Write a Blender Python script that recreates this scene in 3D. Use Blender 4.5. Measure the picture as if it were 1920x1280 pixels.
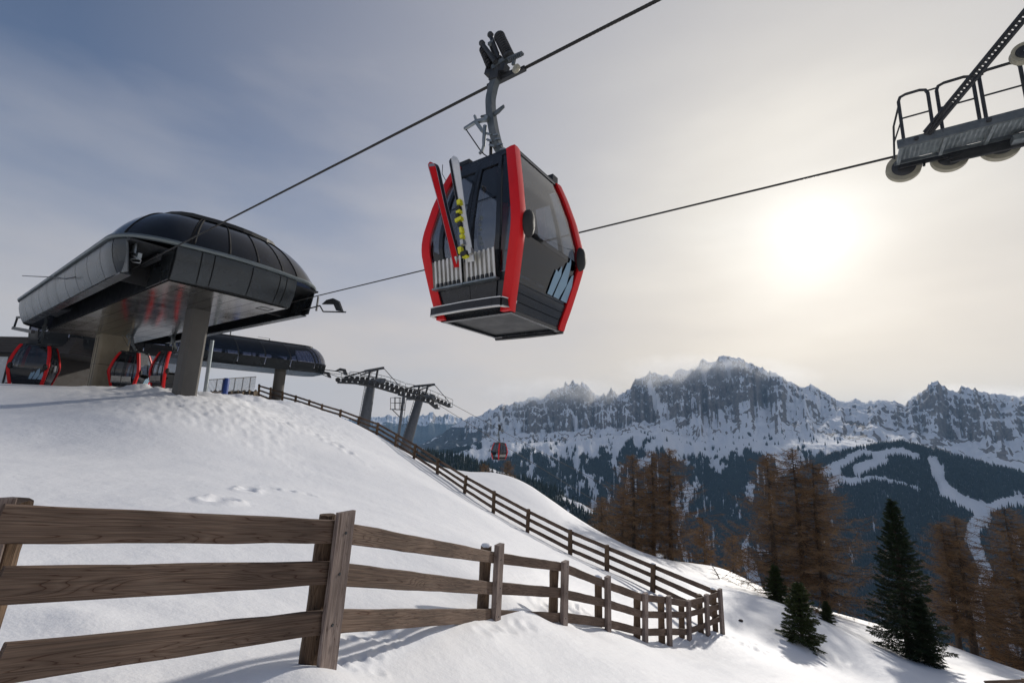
import bpy, math, random
import numpy as np
from mathutils import Vector, Matrix

for o in list(bpy.data.objects): bpy.data.objects.remove(o)
scene = bpy.context.scene
COL = scene.collection
random.seed(7)
RNG = np.random.default_rng(11)

# ------------------------------------------------------------------ camera
F_PX = 853.3                       # focal length in photo pixels (1920 wide), about 16 mm
PITCH, ROLL = math.radians(10.9), math.radians(2.2)
_R0 = np.array([1, 0, 0.]); FWD = np.array([0, math.cos(PITCH), math.sin(PITCH)])
_U0 = np.array([0, -math.sin(PITCH), math.cos(PITCH)])
RGT = math.cos(ROLL)*_R0 + math.sin(ROLL)*_U0
UPV = -math.sin(ROLL)*_R0 + math.cos(ROLL)*_U0
cam = bpy.data.cameras.new('camera'); camo = bpy.data.objects.new('camera', cam); COL.objects.link(camo)
cam.sensor_width = 36; cam.lens = F_PX/1920*36; cam.clip_start = 0.05; cam.clip_end = 60000
camo.matrix_world = Matrix(((RGT[0], UPV[0], -FWD[0], 0), (RGT[1], UPV[1], -FWD[1], 0), (RGT[2], UPV[2], -FWD[2], 0), (0, 0, 0, 1)))
scene.camera = camo

# ------------------------------------------------------------------ light
SUN_AZ, SUN_EL = math.radians(35.2), math.radians(21.3)
SUN_DIR = Vector((math.sin(SUN_AZ)*math.cos(SUN_EL), math.cos(SUN_AZ)*math.cos(SUN_EL), math.sin(SUN_EL)))
world = bpy.data.worlds.new('World'); scene.world = world; world.use_nodes = True
nt = world.node_tree; nt.nodes.clear()
def N(tree, t, **kw):
    n = tree.nodes.new(t)
    for k, v in kw.items(): setattr(n, k, v)
    return n
def L(tree, a, b): tree.links.new(a, b)
def ramp(tree, fac, stops, interp='LINEAR'):
    r = N(tree, 'ShaderNodeValToRGB'); r.color_ramp.interpolation = interp
    el = r.color_ramp.elements
    while len(el) < len(stops): el.new(0.5)
    for e, (p, c) in zip(el, stops): e.position = p; e.color = (*c, 1) if len(c) == 3 else c
    if fac is not None: L(tree, fac, r.inputs[0])
    return r
def mixc(tree, a, b, fac, mode='MIX'):
    m = N(tree, 'ShaderNodeMix', data_type='RGBA', blend_type=mode)
    for s, v in ((m.inputs[0], fac), (m.inputs[6], a), (m.inputs[7], b)):
        if hasattr(v, 'is_linked'): L(tree, v, s)
        elif isinstance(v, (int, float)): s.default_value = v
        else: s.default_value = (*v, 1)
    return m.outputs[2]
def mth(tree, op, a, b=None, clamp=False):
    m = N(tree, 'ShaderNodeMath', operation=op, use_clamp=clamp)
    for i, v in enumerate((a, b)):
        if v is None: continue
        if hasattr(v, 'is_linked'): L(tree, v, m.inputs[i])
        else: m.inputs[i].default_value = v
    return m.outputs[0]
sky = N(nt, 'ShaderNodeTexSky', sky_type='NISHITA'); sky.sun_disc = False
sky.sun_elevation = SUN_EL; sky.sun_rotation = SUN_AZ; sky.altitude = 2000; sky.dust_density = 2.0
tc = N(nt, 'ShaderNodeTexCoord')
dot = N(nt, 'ShaderNodeVectorMath', operation='DOT_PRODUCT'); L(nt, tc.outputs['Generated'], dot.inputs[0]); dot.inputs[1].default_value = SUN_DIR
ang = mth(nt, 'DIVIDE', mth(nt, 'ARCCOSINE', mth(nt, 'MINIMUM', dot.outputs['Value'], 1.0)), math.pi)      # 0 .. 1 = 0 .. 180 deg
# thin veil of high cloud, brightest round the sun that shines through it
mp = N(nt, 'ShaderNodeMapping'); mp.inputs['Scale'].default_value = (2.2, 2.2, 7.0); mp.inputs['Rotation'].default_value = (0.25, 0.15, 0)
L(nt, tc.outputs['Generated'], mp.inputs[0])
nz = N(nt, 'ShaderNodeTexNoise'); nz.inputs['Scale'].default_value = 1.1; nz.inputs['Detail'].default_value = 6; nz.inputs['Roughness'].default_value = 0.5; L(nt, mp.outputs[0], nz.inputs[0])
wob = mth(nt, 'MULTIPLY', mth(nt, 'SUBTRACT', nz.outputs[0], 0.5), 0.16)
ang2 = mth(nt, 'ADD', ang, wob)
sepd = N(nt, 'ShaderNodeSeparateXYZ'); L(nt, tc.outputs['Generated'], sepd.inputs[0])
el = sepd.outputs[2]
K = 1/180
veil = ramp(nt, ang2, [(0, (.64, .615, .57)), (8*K, (.565, .538, .498)), (16*K, (.50, .476, .445)), (28*K, (.445, .424, .404)), (42*K, (.40, .383, .382)), (56*K, (.345, .337, .35)), (80*K, (.30, .303, .33)), (1, (.34, .345, .375))])
glow = ramp(nt, ang, [(0, (.50, .48, .44)), (1.8*K, (.30, .285, .25)), (3.6*K, (.17, .16, .14)), (7*K, (.08, .073, .06)), (13*K, (.03, .026, .018)), (26*K, (0, 0, 0))], 'B_SPLINE')
vg = N(nt, 'ShaderNodeVectorMath', operation='ADD'); L(nt, veil.outputs[0], vg.inputs[0]); L(nt, glow.outputs[0], vg.inputs[1])
# the veil thins with height away from the sun, where blue shows through
thin = ramp(nt, mth(nt, 'ADD', el, mth(nt, 'MULTIPLY', wob, 3.0)), [(0.10, (0, 0, 0)), (0.56, (1, 1, 1))])
far = ramp(nt, ang, [(12*K, (0, 0, 0)), (74*K, (1, 1, 1))])
gap = mth(nt, 'MULTIPLY', mth(nt, 'MULTIPLY', thin.outputs[0], far.outputs[0]), 0.90)
skyb = N(nt, 'ShaderNodeVectorMath', operation='SCALE'); L(nt, sky.outputs[0], skyb.inputs[0]); skyb.inputs['Scale'].default_value = 0.056
blu = N(nt, 'ShaderNodeVectorMath', operation='MULTIPLY'); L(nt, skyb.outputs[0], blu.inputs[0]); blu.inputs[1].default_value = (.92, 1.0, 1.13)
low = ramp(nt, mth(nt, 'ABSOLUTE', el), [(0, (1.30, 1.22, 1.10)), (.10, (1.24, 1.17, 1.06)), (.22, (1.09, 1.05, 1.0)), (.40, (1, 1, 1))])     # denser, warmer veil towards the horizon
vh = N(nt, 'ShaderNodeVectorMath', operation='MULTIPLY'); L(nt, vg.outputs[0], vh.inputs[0]); L(nt, low.outputs[0], vh.inputs[1])
mixed = mixc(nt, vh.outputs[0], blu.outputs[0], gap)
bg = N(nt, 'ShaderNodeBackground'); L(nt, mixed, bg.inputs[0]); bg.inputs[1].default_value = 1.0
wo = N(nt, 'ShaderNodeOutputWorld'); L(nt, bg.outputs[0], wo.inputs[0])
sl = bpy.data.lights.new('sun', 'SUN'); sl.energy = 2.0; sl.angle = math.radians(2.2); sl.color = (1, .94, .86)
so = bpy.data.objects.new('sun', sl); COL.objects.link(so); so.rotation_euler = SUN_DIR.to_track_quat('Z', 'Y').to_euler(); so.location = (20, 30, 40)
vs = scene.view_settings; vs.view_transform = 'Standard'; vs.look = 'None'; vs.exposure = 0.57; vs.gamma = 1; vs.use_curve_mapping = False
scene.render.engine = 'CYCLES'
try: scene.cycles.transparent_max_bounces = 12; scene.cycles.volume_bounces = 1
except Exception: pass

# ------------------------------------------------------------------ geometry of the view: pixel of the photo + a distance -> place
def ray(x, y):
    d = FWD + RGT*(x-960)/F_PX - UPV*(y-640)/F_PX
    return d/np.linalg.norm(d)
def at(x, y, Y):
    d = ray(x, y); return d*(Y/d[1])
def azel(x, y):
    d = ray(x, y); return math.atan2(d[0], d[1]), d[2]/math.hypot(d[0], d[1])
AZR = math.radians(-54.162)                        # direction of the ropes
DV = np.array([math.sin(AZR), math.cos(AZR), 0.]); NV = np.array([math.cos(AZR), -math.sin(AZR), 0.])
def S(s, t, z): return DV*s + NV*t + np.array([0, 0, z])
def at_t(x, y, t):
    d = ray(x, y); k = t/(d@NV); return d*k
def at_s(x, y, s):
    d = ray(x, y); k = s/(d@DV); return d*k
def at_z(x, y, z):
    d = ray(x, y); return d*(z/d[2])
ROPE_Z, T1, T2 = 5.83, 5.29, 11.41

# ------------------------------------------------------------------ mesh helpers
OFF = {}
def nrm(v): return v/ (np.linalg.norm(v) or 1)
class MB:
    def __init__(self): self.v = []; self.f = []
    def add(self, vs, fs):
        b = len(self.v); self.v += [tuple(map(float, p)) for p in vs]; self.f += [tuple(i+b for i in f) for f in fs]; return self
    def box(self, c, ax, ay, az):                  # centre and three half-axis vectors
        c = np.asarray(c, float); ax, ay, az = (np.asarray(a, float) for a in (ax, ay, az))
        p = [c+i*ax+j*ay+k*az for k in (-1, 1) for j in (-1, 1) for i in (-1, 1)]
        f = [(0, 2, 3, 1), (4, 5, 7, 6), (0, 1, 5, 4), (2, 6, 7, 3), (0, 4, 6, 2), (1, 3, 7, 5)]
        return self.add(p, f)
    def bx(self, x0, x1, y0, y1, z0, z1):
        return self.box(((x0+x1)/2, (y0+y1)/2, (z0+z1)/2), ((x1-x0)/2, 0, 0), (0, (y1-y0)/2, 0), (0, 0, (z1-z0)/2))
    def bar(self, a, b, w, h, up=(0, 0, 1)):       # square bar from a to b
        a = np.asarray(a, float); b = np.asarray(b, float); d = nrm(b-a); u = np.asarray(up, float)
        if abs(d@u) > .97: u = np.array([1., 0, 0])
        s = nrm(np.cross(d, u)); u = np.cross(s, d)
        return self.box((a+b)/2, (b-a)/2, s*w/2, u*h/2)
    def tube(self, pts, r, n=8, cap=True):
        pts = [np.asarray(p, float) for p in pts]; m = len(pts)
        rs = r if hasattr(r, '__len__') else [r]*m
        d0 = nrm(pts[1]-pts[0]); u = np.array([0, 0, 1.]) if abs(d0[2]) < .9 else np.array([1., 0, 0])
        ring = []
        for i, p in enumerate(pts):
            d = nrm((pts[min(i+1, m-1)]-pts[max(i-1, 0)])); s = nrm(np.cross(d, u)); u = np.cross(s, d)
            ring.append([p+rs[i]*(math.cos(a)*s+math.sin(a)*u) for a in np.arange(n)*2*math.pi/n])
        vs = [q for rg in ring for q in rg]
        fs = [(i*n+j, i*n+(j+1) % n, (i+1)*n+(j+1) % n, (i+1)*n+j) for i in range(m-1) for j in range(n)]
        if cap: fs += [tuple(range(n))[::-1], tuple((m-1)*n+j for j in range(n))]
        return self.add(vs, fs)
    def disc(self, c, axis, prof, n=20):           # lathe: prof = [(offset along axis, radius)]
        axis = nrm(np.asarray(axis, float)); u = np.array([0, 0, 1.]) if abs(axis[2]) < .9 else np.array([1., 0, 0])
        s = nrm(np.cross(axis, u)); u = np.cross(s, axis); c = np.asarray(c, float)
        vs = [c+axis*o+r*(math.cos(a)*s+math.sin(a)*u) for o, r in prof for a in np.arange(n)*2*math.pi/n]
        m = len(prof)
        fs = [(i*n+j, i*n+(j+1) % n, (i+1)*n+(j+1) % n, (i+1)*n+j) for i in range(m-1) for j in range(n)]
        fs += [tuple(range(n))[::-1], tuple((m-1)*n+j for j in range(n))]
        return self.add(vs, fs)
    def grid(self, rows):                          # rows of points -> quads
        n = len(rows[0]); vs = [p for r in rows for p in r]
        return self.add(vs, [(i*n+j, i*n+j+1, (i+1)*n+j+1, (i+1)*n+j) for i in range(len(rows)-1) for j in range(n-1)])
    def slab(self, rows, nvec, th):                # grid with thickness along -nvec
        nvec = np.asarray(nvec, float); n = len(rows[0]); m = len(rows)
        top = [np.asarray(p, float) for r in rows for p in r]; k = len(top)
        vs = top+[p-nvec*th for p in top]; fs = []
        for i in range(m-1):
            for j in range(n-1):
                q = (i*n+j, i*n+j+1, (i+1)*n+j+1, (i+1)*n+j); fs += [q, tuple(a+k for a in q[::-1])]
        edge = [j for j in range(n)]+[i*n+n-1 for i in range(1, m)]+[(m-1)*n+j for j in range(n-2, -1, -1)]+[i*n for i in range(m-2, 0, -1)]
        for a, b in zip(edge, edge[1:]+edge[:1]): fs.append((b, a, a+k, b+k))
        return self.add(vs, fs)
    def prism(self, poly, vec):
        poly = [np.asarray(p, float) for p in poly]; vec = np.asarray(vec, float); n = len(poly)
        return self.add(poly+[p+vec for p in poly], [tuple(range(n))[::-1], tuple(range(n, 2*n))]+[(i, (i+1) % n, n+(i+1) % n, n+i) for i in range(n)])
    def mesh(self, name, mat, smooth=False, off=(0, 0, 0)):
        me = bpy.data.meshes.new(name)
        v = np.asarray(self.v, float)-np.asarray(off)
        me.from_pydata(v.tolist(), [], self.f); me.update()
        if mat: me.materials.append(mat)
        if smooth: me.polygons.foreach_set('use_smooth', [True]*len(me.polygons)); me.set_sharp_from_angle(angle=math.radians(38))
        return me
    def build(self, name, mat, parent=None, smooth=False, label=None):
        off = OFF.get(parent.name, (0, 0, 0)) if parent else (0, 0, 0)
        o = bpy.data.objects.new(name, self.mesh(name, mat, smooth, off)); COL.objects.link(o)
        if parent: o.parent = parent; OFF[o.name] = off
        if label: o['label'] = label
        return o
def thing(name, label, cat, loc=(0, 0, 0), group=None, rotz=0, local=False):
    o = bpy.data.objects.new(name, None); COL.objects.link(o); o.empty_display_size = .3
    o.location = [float(a) for a in loc]; o.rotation_euler = (0, 0, rotz); o['label'] = label; o['category'] = cat
    if group: o['group'] = group
    OFF[o.name] = (0, 0, 0) if local else tuple(float(a) for a in loc)
    return o
def tag(o, label, cat, group=None):
    o['label'] = label; o['category'] = cat
    if group: o['group'] = group
    return o
KIDS = {}
def copy_tree(o, parent=None):
    c = o.copy(); COL.objects.link(c)
    if parent: c.parent = parent
    for ch in [x for x in bpy.data.objects if x.parent == o]: copy_tree(ch, c)
    return c

# ------------------------------------------------------------------ noise
def _hash(ix, iy, seed):
    h = (ix.astype(np.int64)*374761393 + iy.astype(np.int64)*668265263 + seed*974634777) & 0xFFFFFFFF
    h = ((h ^ (h >> 13))*1274126177) & 0xFFFFFFFF
    return ((h ^ (h >> 16)) & 0xFFFF)/65535.0
def vnoise(x, y, seed=0):
    x = np.asarray(x, float); y = np.asarray(y, float)
    ix = np.floor(x); iy = np.floor(y); fx = x-ix; fy = y-iy
    fx = fx*fx*fx*(fx*(fx*6-15)+10); fy = fy*fy*fy*(fy*(fy*6-15)+10)
    a = _hash(ix, iy, seed); b = _hash(ix+1, iy, seed); c = _hash(ix, iy+1, seed); d = _hash(ix+1, iy+1, seed)
    return (a*(1-fx)+b*fx)*(1-fy)+(c*(1-fx)+d*fx)*fy
def fbm(x, y, o=5, seed=0, g=.5):
    s = 0; a = 1; t = 0
    for i in range(o):
        s = s+a*(vnoise(x, y, seed+i*17)-.5)*2; t += a; a *= g; x = x*2.03+7.1; y = y*2.03-3.7
    return s/t
def ridged(x, y, o=5, seed=0, g=.5):
    s = 0; a = 1; t = 0
    for i in range(o):
        s = s+a*(1-np.abs(vnoise(x, y, seed+i*17)*2-1)); t += a; a *= g; x = x*2.07+5.3; y = y*2.07-1.9
    return s/t
def sstep(a, b, x):
    t = np.clip((x-a)/(b-a), 0, 1); return t*t*(3-2*t)

# ------------------------------------------------------------------ materials
MATS = {}
def principled(name, col, rough=.5, metal=0., spec=.5):
    m = bpy.data.materials.new(name); m.use_nodes = True; b = m.node_tree.nodes['Principled BSDF']
    b.inputs['Base Color'].default_value = (*col, 1); b.inputs['Roughness'].default_value = rough; b.inputs['Metallic'].default_value = metal
    b.inputs['Specular IOR Level'].default_value = spec
    MATS[name] = m; return m, m.node_tree, b
def noisy(name, c1, c2, scale=4., rough=.5, metal=0., bump=0., stretch=(1, 1, 1), rvar=.12, spec=.5, detail=6, obj=True):
    m, t, b = principled(name, c1, rough, metal, spec)
    co = N(t, 'ShaderNodeTexCoord'); mpp = N(t, 'ShaderNodeMapping'); mpp.inputs['Scale'].default_value = stretch; L(t, co.outputs['Object'], mpp.inputs[0])
    n = N(t, 'ShaderNodeTexNoise'); n.inputs['Scale'].default_value = scale; n.inputs['Detail'].default_value = detail; n.inputs['Roughness'].default_value = .6; L(t, mpp.outputs[0], n.inputs[0])
    r = ramp(t, n.outputs[0], [(.32, c1), (.68, c2)]); L(t, r.outputs[0], b.inputs['Base Color'])
    if rvar:
        mr = N(t, 'ShaderNodeMapRange'); L(t, n.outputs[0], mr.inputs[0]); mr.inputs[1].default_value = .3; mr.inputs[2].default_value = .7
        mr.inputs[3].default_value = max(.02, rough-rvar); mr.inputs[4].default_value = rough+rvar; L(t, mr.outputs[0], b.inputs['Roughness'])
    if bump:
        n2 = N(t, 'ShaderNodeTexNoise'); n2.inputs['Scale'].default_value = scale*6; n2.inputs['Detail'].default_value = 4; L(t, mpp.outputs[0], n2.inputs[0])
        bp = N(t, 'ShaderNodeBump'); bp.inputs['Strength'].default_value = bump; bp.inputs['Distance'].default_value = .02; L(t, n2.outputs[0], bp.inputs['Height']); L(t, bp.outputs[0], b.inputs['Normal'])
    return m
def glass(name, tint, refl=.9, rough=.02):
    m = bpy.data.materials.new(name); m.use_nodes = True; t = m.node_tree; t.nodes.clear()
    tr = N(t, 'ShaderNodeBsdfTransparent'); tr.inputs[0].default_value = (*tint, 1)
    gl = N(t, 'ShaderNodeBsdfGlossy'); gl.inputs['Roughness'].default_value = rough; gl.inputs[0].default_value = (refl, refl, refl, 1)
    lw = N(t, 'ShaderNodeLayerWeight'); lw.inputs[0].default_value = .5
    fr = mth(t, 'ADD', mth(t, 'MULTIPLY', mth(t, 'POWER', lw.outputs['Facing'], 4.0), .85), .07)
    mx = N(t, 'ShaderNodeMixShader'); L(t, fr, mx.inputs[0]); L(t, tr.outputs[0], mx.inputs[1]); L(t, gl.outputs[0], mx.inputs[2])
    o = N(t, 'ShaderNodeOutputMaterial'); L(t, mx.outputs[0], o.inputs[0]); MATS[name] = m; return m
def wood(name, c_dark, c_mid, c_light, axis=0):
    m, t, b = principled(name, c_mid, .75, 0, .3)
    co = N(t, 'ShaderNodeTexCoord'); oi = N(t, 'ShaderNodeObjectInfo')
    sc = [7.0, 7.0, 7.0]; sc[axis] = .38
    ad = N(t, 'ShaderNodeVectorMath', operation='ADD'); L(t, co.outputs['Object'], ad.inputs[0])
    rs = N(t, 'ShaderNodeVectorMath', operation='SCALE'); rs.inputs[0].default_value = (13, 7, 9); L(t, oi.outputs['Random'], rs.inputs['Scale']); L(t, rs.outputs[0], ad.inputs[1])
    mpp = N(t, 'ShaderNodeMapping'); mpp.inputs['Scale'].default_value = sc; L(t, ad.outputs[0], mpp.inputs[0])
    n1 = N(t, 'ShaderNodeTexNoise'); n1.inputs['Scale'].default_value = 1.0; n1.inputs['Detail'].default_value = 3; n1.inputs['Distortion'].default_value = .6; L(t, mpp.outputs[0], n1.inputs[0])
    # growth rings: bands of the noise field give cathedral grain and knots
    rg = mth(t, 'FRACT', mth(t, 'MULTIPLY', n1.outputs[0], 25.0))
    grain = ramp(t, rg, [(0, c_mid), (.55, c_light), (.86, c_mid), (.95, c_dark), (1, c_mid)])
    sc2 = [130.0, 130.0, 130.0]; sc2[axis] = 3.0
    mp2 = N(t, 'ShaderNodeMapping'); mp2.inputs['Scale'].default_value = sc2; L(t, ad.outputs[0], mp2.inputs[0])
    n2 = N(t, 'ShaderNodeTexNoise'); n2.inputs['Scale'].default_value = 1; n2.inputs['Detail'].default_value = 4; L(t, mp2.outputs[0], n2.inputs[0])
    fib = ramp(t, n2.outputs[0], [(.3, (.55, .55, .55)), (.7, (1.15, 1.15, 1.15))])
    n3 = N(t, 'ShaderNodeTexNoise'); n3.inputs['Scale'].default_value = 1.6; n3.inputs['Detail'].default_value = 5; L(t, ad.outputs[0], n3.inputs[0])
    wea = ramp(t, n3.outputs[0], [(.35, (.16, .145, .14)), (.65, (.5, .5, .5))])
    c = mixc(t, grain.outputs[0], fib.outputs[0], 1.0, 'MULTIPLY')
    c = mixc(t, c, wea.outputs[0], .55, 'OVERLAY')
    vc = N(t, 'ShaderNodeTexVoronoi'); vc.inputs['Scale'].default_value = 1.9; mp4 = N(t, 'ShaderNodeMapping'); s4 = [2.6, 2.6, 2.6]; s4[axis] = 1.0; mp4.inputs['Scale'].default_value = s4; L(t, ad.outputs[0], mp4.inputs[0]); L(t, mp4.outputs[0], vc.inputs[0])
    kn = ramp(t, vc.outputs['Distance'], [(.05, (1, 1, 1)), (.11, (0, 0, 0))]); c = mixc(t, c, tuple(x*.35 for x in c_dark), mth(t, 'MULTIPLY', kn.outputs[0], .85))
    L(t, c, b.inputs['Base Color'])
    h = mth(t, 'ADD', mth(t, 'MULTIPLY', n2.outputs[0], .6), mth(t, 'MULTIPLY', rg, .3))
    bp = N(t, 'ShaderNodeBump'); bp.inputs['Strength'].default_value = .5; bp.inputs['Distance'].default_value = .006; L(t, h, bp.inputs['Height']); L(t, bp.outputs[0], b.inputs['Normal'])
    return m
wood('rail_wood', (.07, .031, .016), (.16, .105, .074), (.21, .147, .107))
wood('board_wood', (.13, .085, .066), (.30, .23, .195), (.37, .295, .255), axis=2)
wood('post_wood', (.06, .033, .018), (.16, .10, .06), (.22, .145, .09), axis=2)
noisy('panel_metal', (.045, .052, .056), (.055, .062, .066), .5, .27, .5, rvar=.03)
noisy('trim_metal', (.13, .155, .16), (.17, .195, .20), 2, .4, .5)
noisy('soffit_metal', (.27, .265, .25), (.34, .335, .32), .8, .16, .95, stretch=(1, 1, 1), rvar=.06)
noisy('dark_metal', (.018, .02, .022), (.032, .034, .036), 3, .5, .3)
noisy('black_plastic', (.008, .008, .009), (.016, .016, .017), 5, .38)
noisy('galvanised', (.20, .23, .24), (.32, .35, .36), 9, .45, .7)
noisy('hanger_steel', (.10, .115, .12), (.17, .185, .19), 9, .5, .6)
noisy('dark_steel', (.035, .037, .04), (.065, .067, .07), 7, .5, .5)
noisy('pylon_steel', (.075, .085, .10), (.13, .14, .155), 5, .5, .4)
noisy('concrete', (.29, .25, .175), (.42, .37, .27), 1.4, .85, 0, .35, (1, 1, .5))
noisy('grey_concrete', (.075, .07, .064), (.125, .118, .106), 1.0, .75, 0, .25, (1, 1, .4))
noisy('red_paint', (.62, .006, .008), (.70, .010, .012), 2, .38, 0, rvar=.06, spec=.3)
noisy('cabin_body', (.010, .012, .015), (.018, .02, .024), 2, .22, 0, rvar=.08)
noisy('rib_black', (.006, .006, .007), (.012, .012, .013), 5, .75, 0, spec=.2)
noisy('rubber', (.012, .012, .012), (.022, .022, .021), 8, .7)
noisy('tyre_ring', (.30, .28, .21), (.44, .41, .31), 8, .55)
noisy('silver', (.50, .49, .46), (.66, .65, .62), 6, .38, .85)
noisy('white_paint', (.70, .70, .68), (.78, .78, .76), 5, .4)
noisy('decal_blue', (.19, .31, .41), (.25, .38, .48), 5, .5)
noisy('yellow', (.62, .60, .02), (.72, .68, .03), 6, .4)
noisy('blue_cover', (.02, .05, .22), (.03, .08, .3), 6, .6)
noisy('rope_steel', (.022, .021, .02), (.05, .048, .045), 60, .55, .5)
noisy('cladding', (.028, .024, .022), (.05, .042, .038), 3, .7)
noisy('seat_cloth', (.010, .010, .012), (.02, .02, .022), 10, .8)
noisy('earth', (.09, .065, .04), (.17, .12, .07), 3, .95, 0, .4)
glass('dark_glass', (.06, .075, .10)); glass('station_glass', (.045, .055, .085)); glass('cabin_glass', (.19, .22, .27)); glass('end_glass', (.47, .49, .52)); glass('window_glass', (.3, .34, .38))
# ------------------------------------------------------------------ the near snow slope
LOWER = [  # board top pixel, base pixel, distance: the near fence, post by post
    ((645, 958), (608, 1253), 3.75), ((931.8, 1019), (924, 1167), 7.4), ((1055.6, 1050.6), (1053, 1169), 9.3),
    ((1135.7, 1079), (1136.6, 1181), 11.0), ((1206.7, 1110.4), (1206.7, 1200), 12.6), ((1250.5, 1115.6), (1253, 1209), 13.4),
    ((1288, 1124), (1289.8, 1201.7), 14.6), ((1321.5, 1112.6), (1325, 1188), 15.4), ((1347, 1102.6), (1352, 1181), 16.0)]
UPPER = [  # the far fence, from the corner up to the stations
    ((1225, 1056.5), (1224, 1107), 19.5), ((1138, 1021), (1138, 1068), 21.5), ((1069, 992), (1069, 1038), 23.0), ((991, 954), (989, 996), 25.0),
    ((926.6, 919.7), (925, 960), 27.0), ((874, 891), (871, 924), 29.5), ((821, 859), (820, 888), 32.0), ((779, 832), (776, 859), 34.2),
    ((744, 812), (741, 835), 36.3), ((709, 792), (706, 814), 38.2), ((674, 780), (671, 799), 39.8), ((639, 767), (637, 785), 41.2), ((604, 757), (603, 775), 42.6),
    ((580, 749), (579, 768), 43.6), ((555, 741), (553, 760), 44.6), ((530, 733), (529, 756), 45.6), ((508, 726), (506, 752), 46.6), ((486, 720), (485, 743), 47.5)]
cp = []
def C(x, y, Y): cp.append(at(x, y, Y))
def PL(x, y): return (x, y, -1.72-.3*x-.14*y)      # mean plane of the open slope
def plane_px(px, py):
    d = ray(px, py); k = -1.72/(d[2]+.3*d[0]+.14*d[1]); return d*k
for i, (t, b, Y) in enumerate(LOWER):
    q = at(*b, Y); cp.append(q)
for t, b, Y in UPPER: cp.append(at(*b, Y))
for p in (PL(0, 0), PL(2, 0), PL(5, 2), PL(3, -6), PL(-3, -6), PL(9, -4)): cp.append(np.array(p))
cp.append(np.array([-2.6, 2.1, -1.40])); cp.append(np.array([-8, -4, -.2])); cp.append(np.array([-6, 1.5, -.95])); cp.append(np.array([-14, 2, .3])); cp.append(np.array([-25, 6, 1.0]))
for q in ((760, 1280), (1000, 1275), (1250, 1275), (1480, 1270), (1640, 1275), (1100, 1220)): cp.append(plane_px(*q))
for q in ((1520, 1215, 18.5), (1600, 1190, 22), (1718, 1247, 21.5), (1850, 1272, 20), (1450, 1150, 21.5), (1560, 1165, 26), (1400, 1200, 17.5)): C(*q)
# left: the hill that carries the stations
for q in ((300, 905, 10), (100, 830, 13.5), (400, 855, 15), (560, 860, 19), (700, 950, 13.5), (480, 1010, 7), (120, 930, 7.5), (820, 1000, 12), (1000, 1060, 12), (850, 930, 22), (0, 770, 17),
          (0, 724, 23), (100, 730, 23), (200, 737, 23), (300, 742, 21.5), (355, 744, 21.5), (420, 747, 27), (470, 752, 34), (540, 760, 41), (600, 775, 37), (250, 790, 16), (550, 790, 28), (650, 830, 27), (900, 1080, 8.6), (740, 1050, 8.0)): C(*q)
for p in ((-30, 30, 1.5), (-36, 40, 1.7), (-24, 52, 1.6), (-38, 56, 2.0), (-50, 40, 2.2), (-45, 22, 2.0), (-55, 60, 1.0), (-24, 38, 1.45)): cp.append(np.array(p, float))
# the open slope behind the far fence and its brow
for q in ((950, 898, 45), (900, 889, 46), (1000, 915, 42), (1050, 948, 38), (1100, 985, 34.5), (1150, 1018, 31), (1200, 1041, 28.5), (1270, 1072, 26.5), (1330, 1091, 25.5), (1400, 1111, 25), (1470, 1134, 24.5),
          (1262, 1062, 40), (1350, 1066, 39), (1430, 1104, 35), (1300, 1085, 31), (1765, 1205, 30), (1850, 1236, 28), (1925, 1260, 27)): C(*q)
def beyond(x, y, Y, dY, drop):
    p = at(x, y, Y+dY); p[2] -= drop; cp.append(p)
for q in ((950, 898, 45), (1050, 948, 38), (1150, 1018, 31), (870, 885, 50)): beyond(*q, 14, 4)
for q in ((1262, 1062, 40), (1350, 1066, 39), (1430, 1104, 35)): beyond(*q, 9, 3)
for q in ((1765, 1205, 30), (1925, 1260, 27), (1600, 1150, 32)): beyond(*q, 9, 2.5)
for q in ((780, 862, 34), (710, 818, 38), (640, 790, 41), (560, 770, 46)): beyond(*q, 10, 3.0)
CP = np.array(cp)
def _phi(r2): return .5*r2*np.log(r2+1e-9)
_n = len(CP); _d2 = ((CP[:, None, :2]-CP[None, :, :2])**2).sum(-1)
_A = np.zeros((_n+3, _n+3)); _A[:_n, :_n] = _phi(_d2)+np.eye(_n)*1.2
_A[:_n, _n:] = np.c_[np.ones(_n), CP[:, :2]]; _A[_n:, :_n] = _A[:_n, _n:].T
_W = np.linalg.solve(_A, np.r_[CP[:, 2], 0, 0, 0])
def ground(x, y):
    x = np.asarray(x, float); y = np.asarray(y, float); sh = x.shape; x = x.ravel(); y = y.ravel(); z = np.zeros_like(x)
    for k in range(0, len(x), 20000):
        sl_ = slice(k, k+20000); d2 = (x[sl_, None]-CP[None, :, 0])**2+(y[sl_, None]-CP[None, :, 1])**2
        z[sl_] = _phi(d2)@_W[:_n]+_W[_n]+_W[_n+1]*x[sl_]+_W[_n+2]*y[sl_]
    r = np.hypot(x, y); z = np.where(z > 3, 3+(z-3)*.2, z)
    e = np.clip((r-58)/55, 0, None); z = z-e*e*42-e*8
    back = np.clip((-y-8)/60, 0, 1); z = z*(1-back)+(-1.0-.25*x)*back
    return z.reshape(sh)
def gz(x, y): return float(ground(np.array([x]), np.array([y]))[0])
def hit(px, py):                                   # where a pixel meets the slope
    d = ray(px, py); k = np.geomspace(1.5, 90, 500); z = ground(d[0]*k, d[1]*k); i = int(np.argmax(z > d[2]*k))
    return d*k[i]
azs = np.radians(np.r_[np.arange(-180, -66, 4), np.linspace(-66, 62, 600), np.arange(66, 181, 4)]); azs[-1] = math.pi
rs = np.r_[.02, np.geomspace(1.0, 118, 430)]
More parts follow.
